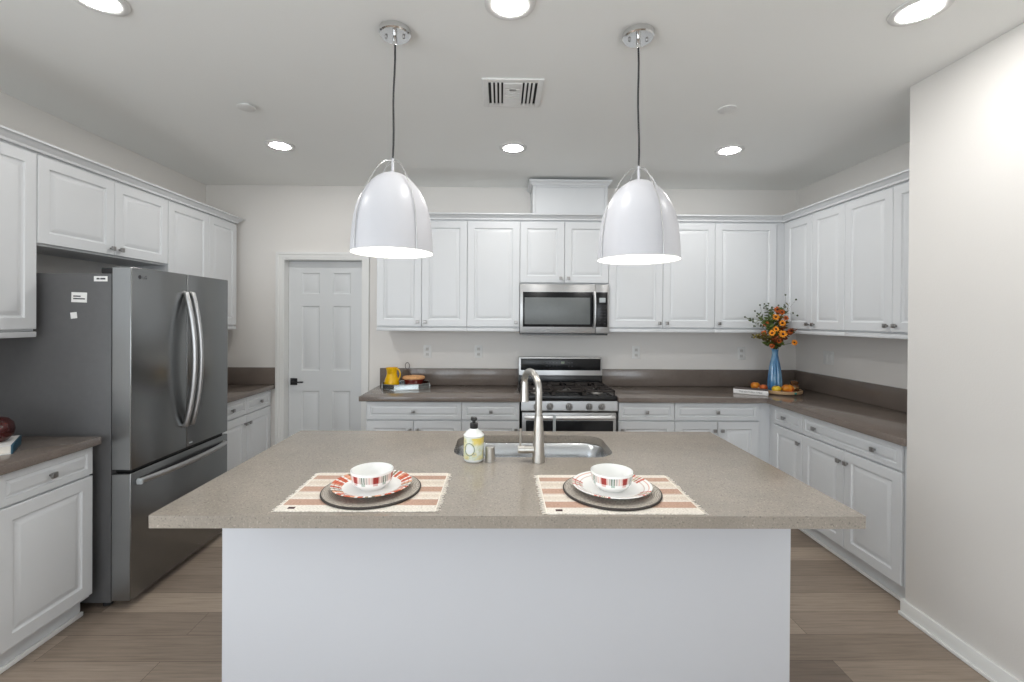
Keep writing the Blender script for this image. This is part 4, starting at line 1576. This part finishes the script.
c0 = Vector((1.955, 3.780, T))
bk = book('white hardcover book lying with its lettered spine out, in front of the fruit', c0, radians(-33), 0.255, 0.12, 0.040, 'cover_white')
MB().box(0.0, 0.255, -0.0001, 0.12, 0.0402, 0.0412).build('jacket', 'cover_dark', bk, label='dark front cover')
text_mesh('THE SOUTHERN TABLE', 0.0165, 'spine_lettering', 'mark', bk, Matrix.Translation((0.128, -0.0006, 0.020)) @ Matrix.Rotation(pi / 2, 4, 'X'))


# ------------------------------------------------------------------ flowers in the vase
NECK = Vector((VX, VY, ZT + 0.30))
TOP = Vector((VX, VY, ZT + 0.359))
rnd = random.Random(11)


def stem_path(tip, k):
    th = 2 * pi * k * 0.618
    base = Vector((VX + 0.009 * cos(th), VY + 0.009 * sin(th), ZT + 0.20))
    mid = Vector((VX + 0.013 * cos(th), VY + 0.013 * sin(th), ZT + 0.359))
    d = Vector(tip) - mid
    d.x *= 0.9
    q = mid + Vector((d.x * 0.35, d.y * 0.35, d.z * 0.55))
    return [tuple(base), tuple(mid), tuple(q), tuple(tip)]


def daisy(px_x, px_z, y, r, mat, k, label):
    tip = Vector((px_x, y, px_z))
    f = thing('daisy', label, 'flower', tuple(NECK), 0, 'daisies in the blue vase')
    o = f.location
    MB(o).tube(stem_path(tip, k), 0.0018, 6).build('stem', 'stem', f)
    out = (tip - Vector((VX, VY + 0.05, tip.z - 0.10)))
    n = (out.normalized() * 0.55 + Vector((-0.35, -0.85, 0.15))).normalized()
    u = n.orthogonal().normalized()
    v = n.cross(u)
    m = MB(o)
    for i in range(12):
        a = 2 * pi * i / 12 + rnd.random() * 0.2
        d = u * cos(a) + v * sin(a)
        s = n.cross(d)
        L = r * (0.9 + 0.2 * rnd.random())
        c = [tip + d * 0.004, tip + d * L * 0.55 + s * r * 0.22 + n * 0.003, tip + d * L - n * 0.001, tip + d * L * 0.55 - s * r * 0.22 + n * 0.003]
        lo = [m.bm.verts.new(p) for p in c]
        hi = [m.bm.verts.new(p - n * 0.0012) for p in c]
        m.bm.faces.new(lo)
        m.bm.faces.new(list(reversed(hi)))
        for q in range(4):
            j = (q + 1) % 4
            m.bm.faces.new((lo[q], hi[q], hi[j], lo[j]))
    m.build('petals', mat, f)
    m = MB(o)
    t = bmesh.new()
    bmesh.ops.create_uvsphere(t, u_segments=10, v_segments=6, radius=r * 0.30)
    m.add(t, Matrix.Translation(tip + n * 0.002))
    m.build('flower_eye', 'eye', f)


DA = [(2.25, 1.556, 3.68, 0.03, 'petal', 'orange daisy near the top middle of the bouquet'),
      (2.291, 1.507, 3.66, 0.029, 'petal', 'orange daisy at the right, below the top cluster'),
      (2.202, 1.459, 3.6, 0.026, 'petal', 'upper of the two yellow-orange daisies at the bouquet middle'),
      (2.17, 1.427, 3.6, 0.027, 'petal', 'lower left of the two yellow-orange daisies at the bouquet middle'),
      (2.259, 1.419, 3.6, 0.034, 'petal', 'largest orange daisy, lower right of the bouquet'),
      (2.365, 1.351, 3.62, 0.027, 'petal', 'orange daisy drooping off to the right beyond the vase neck'),
      (2.219, 1.318, 3.68, 0.022, 'petal2', 'small rust daisy just above the vase mouth'),
      (2.286, 1.618, 3.72, 0.03, 'petal2', 'rust daisy at the top of the bouquet'),
      (2.312, 1.597, 3.7, 0.026, 'petal2', 'rust daisy at the top right of the bouquet'),
      (2.168, 1.498, 3.68, 0.026, 'petal2', 'rust daisy at the left of the bouquet'),
      (2.336, 1.443, 3.62, 0.028, 'petal2', 'rust daisy at the far right of the bouquet'),
      (2.141, 1.425, 3.66, 0.024, 'petal2', 'rust daisy low on the left of the bouquet'),
      (2.264, 1.36, 3.66, 0.022, 'petal2', 'rust daisy low on the right above the vase'),
      (2.332, 1.548, 3.68, 0.024, 'petal2', 'rust daisy high on the right edge of the bouquet')]
for k, (x, z, y, r, mt, lb) in enumerate(DA):
    daisy(x, z, y, r, mt, k, lb)


def sprig(tip, mat, k, nl, label, seeds):
    f = thing('leafy_sprig', label, 'foliage', tuple(NECK), 0, 'leafy sprigs in the blue vase')
    o = f.location
    P = [Vector(p) for p in stem_path(tip, k + 20)]
    MB(o).tube(P, [0.0016, 0.0015, 0.0012, 0.0008], 5).build('stem', 'stem', f)
    m = MB(o)
    sd = MB(o)
    for i in range(nl):
        t = 0.30 + 0.70 * i / nl
        seg = t * 2
        b = P[1].lerp(P[2], seg) if seg < 1 else P[2].lerp(P[3], seg - 1)
        d = Vector((rnd.uniform(-1, 1), rnd.uniform(-1, 1), rnd.uniform(-0.2, 0.9))).normalized()
        L = rnd.uniform(0.024, 0.046)
        s = d.cross(Vector((rnd.uniform(-1, 1), rnd.uniform(-1, 1), rnd.uniform(-1, 1)))).normalized() * L * 0.24
        n = d.cross(s).normalized()
        c = [b, b + d * L * 0.5 + s, b + d * L + n * 0.003, b + d * L * 0.5 - s]
        lo = [m.bm.verts.new(p) for p in c]
        hi = [m.bm.verts.new(p - n * 0.0008) for p in c]
        m.bm.faces.new(lo)
        m.bm.faces.new(list(reversed(hi)))
        for q in range(4):
            j = (q + 1) % 4
            m.bm.faces.new((lo[q], hi[q], hi[j], lo[j]))
    m.build('leaves', mat, f)
    if seeds:
        for p in seeds:
            p = Vector(p)
            sd.tube([P[2].lerp(P[3], 0.5), p], 0.0007, 4)
            t = bmesh.new()
            bmesh.ops.create_icosphere(t, subdivisions=1, radius=0.0080)
            sd.add(t, Matrix.Translation(p))
        sd.build('seed_heads', 'seed', f)


SP = [((2.09, 3.66, 1.587), 'leaf', 'green sprig with seed heads reaching out at the upper left', [(2.065, 3.66, 1.603), (2.082, 3.66, 1.563), (2.106, 3.66, 1.652), (2.05, 3.66, 1.538)]),
      ((1.998, 3.64, 1.546), 'leaf', 'thin green sprig reaching farthest out to the left', [(1.973, 3.64, 1.554), (2.014, 3.64, 1.542), (2.039, 3.64, 1.514), (2.047, 3.64, 1.481)]),
      ((2.179, 3.70, 1.654), 'leaf', 'tall green sprig at the top left of the bouquet', [(2.166, 3.7, 1.662), (2.199, 3.7, 1.666), (2.162, 3.7, 1.629), (2.191, 3.7, 1.625)]),
      ((2.323, 3.68, 1.646), 'leaf', 'green sprig at the top right of the bouquet', [(2.319, 3.68, 1.654), (2.328, 3.68, 1.638), (2.27, 3.68, 1.65)]),
      ((2.249, 3.50, 1.672), 'leaf2', 'airy sprig with single seed heads high on the right', [(2.296, 3.5, 1.691), (2.213, 3.5, 1.726), (2.273, 3.5, 1.586), (2.308, 3.5, 1.567)]),
      ((2.056, 3.64, 1.401), 'leaf2', 'olive sprig drooping low on the left side', [(2.031, 3.64, 1.392)]),
      ((2.342, 3.58, 1.452), 'leaf3', 'russet sprig sticking out low on the right side', [(2.334, 3.58, 1.436)]),
      ((2.104, 3.64, 1.530), 'leaf', 'dense green sprig left of the bouquet middle', [(2.055, 3.64, 1.481), (2.075, 3.64, 1.583)]),
      ((2.160, 3.64, 1.563), 'leaf', 'dense green sprig in the middle of the bouquet', None),
      ((2.311, 3.74, 1.614), 'leaf3', 'russet sprig behind the topmost daisies', None),
      ((2.333, 3.68, 1.515), 'leaf2', 'olive sprig at the right behind the daisies', None),
      ((2.109, 3.62, 1.418), 'leaf2', 'olive sprig at the lower left front', None),
      ((2.202, 3.60, 1.387), 'leaf3', 'russet sprig at the front above the vase mouth', None),
      ((2.289, 3.66, 1.336), 'leaf', 'green sprig at the lower right front', None),
      ((2.169, 3.68, 1.334), 'leaf', 'short green sprig over the left of the vase mouth', None),
      ((2.232, 3.72, 1.630), 'leaf', 'green sprig behind the daisy near the top middle', None),
      ((2.329, 3.70, 1.466), 'leaf3', 'russet sprig behind the largest orange daisy', None),
      ((2.145, 3.60, 1.483), 'leaf', 'green sprig in front of the left rust daisy', None)]
for k, (tip, mt, lb, seeds) in enumerate(SP):
    sprig(tip, mt, k, (26, 20, 34, 30, 8)[k] if k < 5 else 64, lb, seeds)

# ================================================================== NEAR LEFT COUNTER GROUP
u = Vector((-0.633, 0.774, 0)).normalized()
corner = Vector((-2.167, 2.032, T))
b = thing('hardcover_book', 'white hardcover book with a blue spine under the dark red ornament', 'book', corner, 0)
v = Vector((-0.774, -0.633, 0)).normalized()


def q4(a0, a1, b0, b1):
    return [(corner + u * a + v * c)[:2] for a, c in ((a0, b0), (a1, b0), (a1, b1), (a0, b1))]


m = MB(corner)
m.prism(q4(0, 0.22, 0.004, 0.26), T + 0.0005, T + 0.0040).prism(q4(0, 0.22, 0.004, 0.26), T + 0.0370, T + 0.0405)
m.build('cover', 'cover_white', b)
m = MB(corner)
m.prism(q4(0, 0.22, -0.002, 0.0038), T + 0.0005, T + 0.0405, 0.0008)
m.build('spine', 'cover_blue', b, label='teal blue cloth spine')
m = MB(corner)
m.prism(q4(0.004, 0.216, 0.0045, 0.256), T + 0.005, T + 0.036)
m.build('pages', 'pages', b)
oc = corner + u * 0.112 + v * 0.078
oz = T + 0.0405
og = thing('pumpkin_ornament', 'dark red glossy round ribbed ornament with a stem on the blue-spined book', 'ornament', (oc.x, oc.y, oz))
m = MB(og.location)
m.lathe([(0, 0.004), (0.028, 0.0008), (0.050, 0.006), (0.068, 0.030), (0.073, 0.055), (0.068, 0.084), (0.051, 0.105), (0.028, 0.113), (0.010, 0.108), (0, 0.106)], og.location, 60,
        lambda a, r, z: r * (1 + 0.045 * abs(cos(4 * a)) - 0.02))
m.build('body', 'pumpkin_red', og)
MB(og.location).tube([(oc.x, oc.y, oz + 0.105), (oc.x, oc.y, oz + 0.125), (oc.x + 0.01, oc.y, oz + 0.145)], [0.011, 0.008, 0.006], 8).build('stem', 'stem_dark', og)
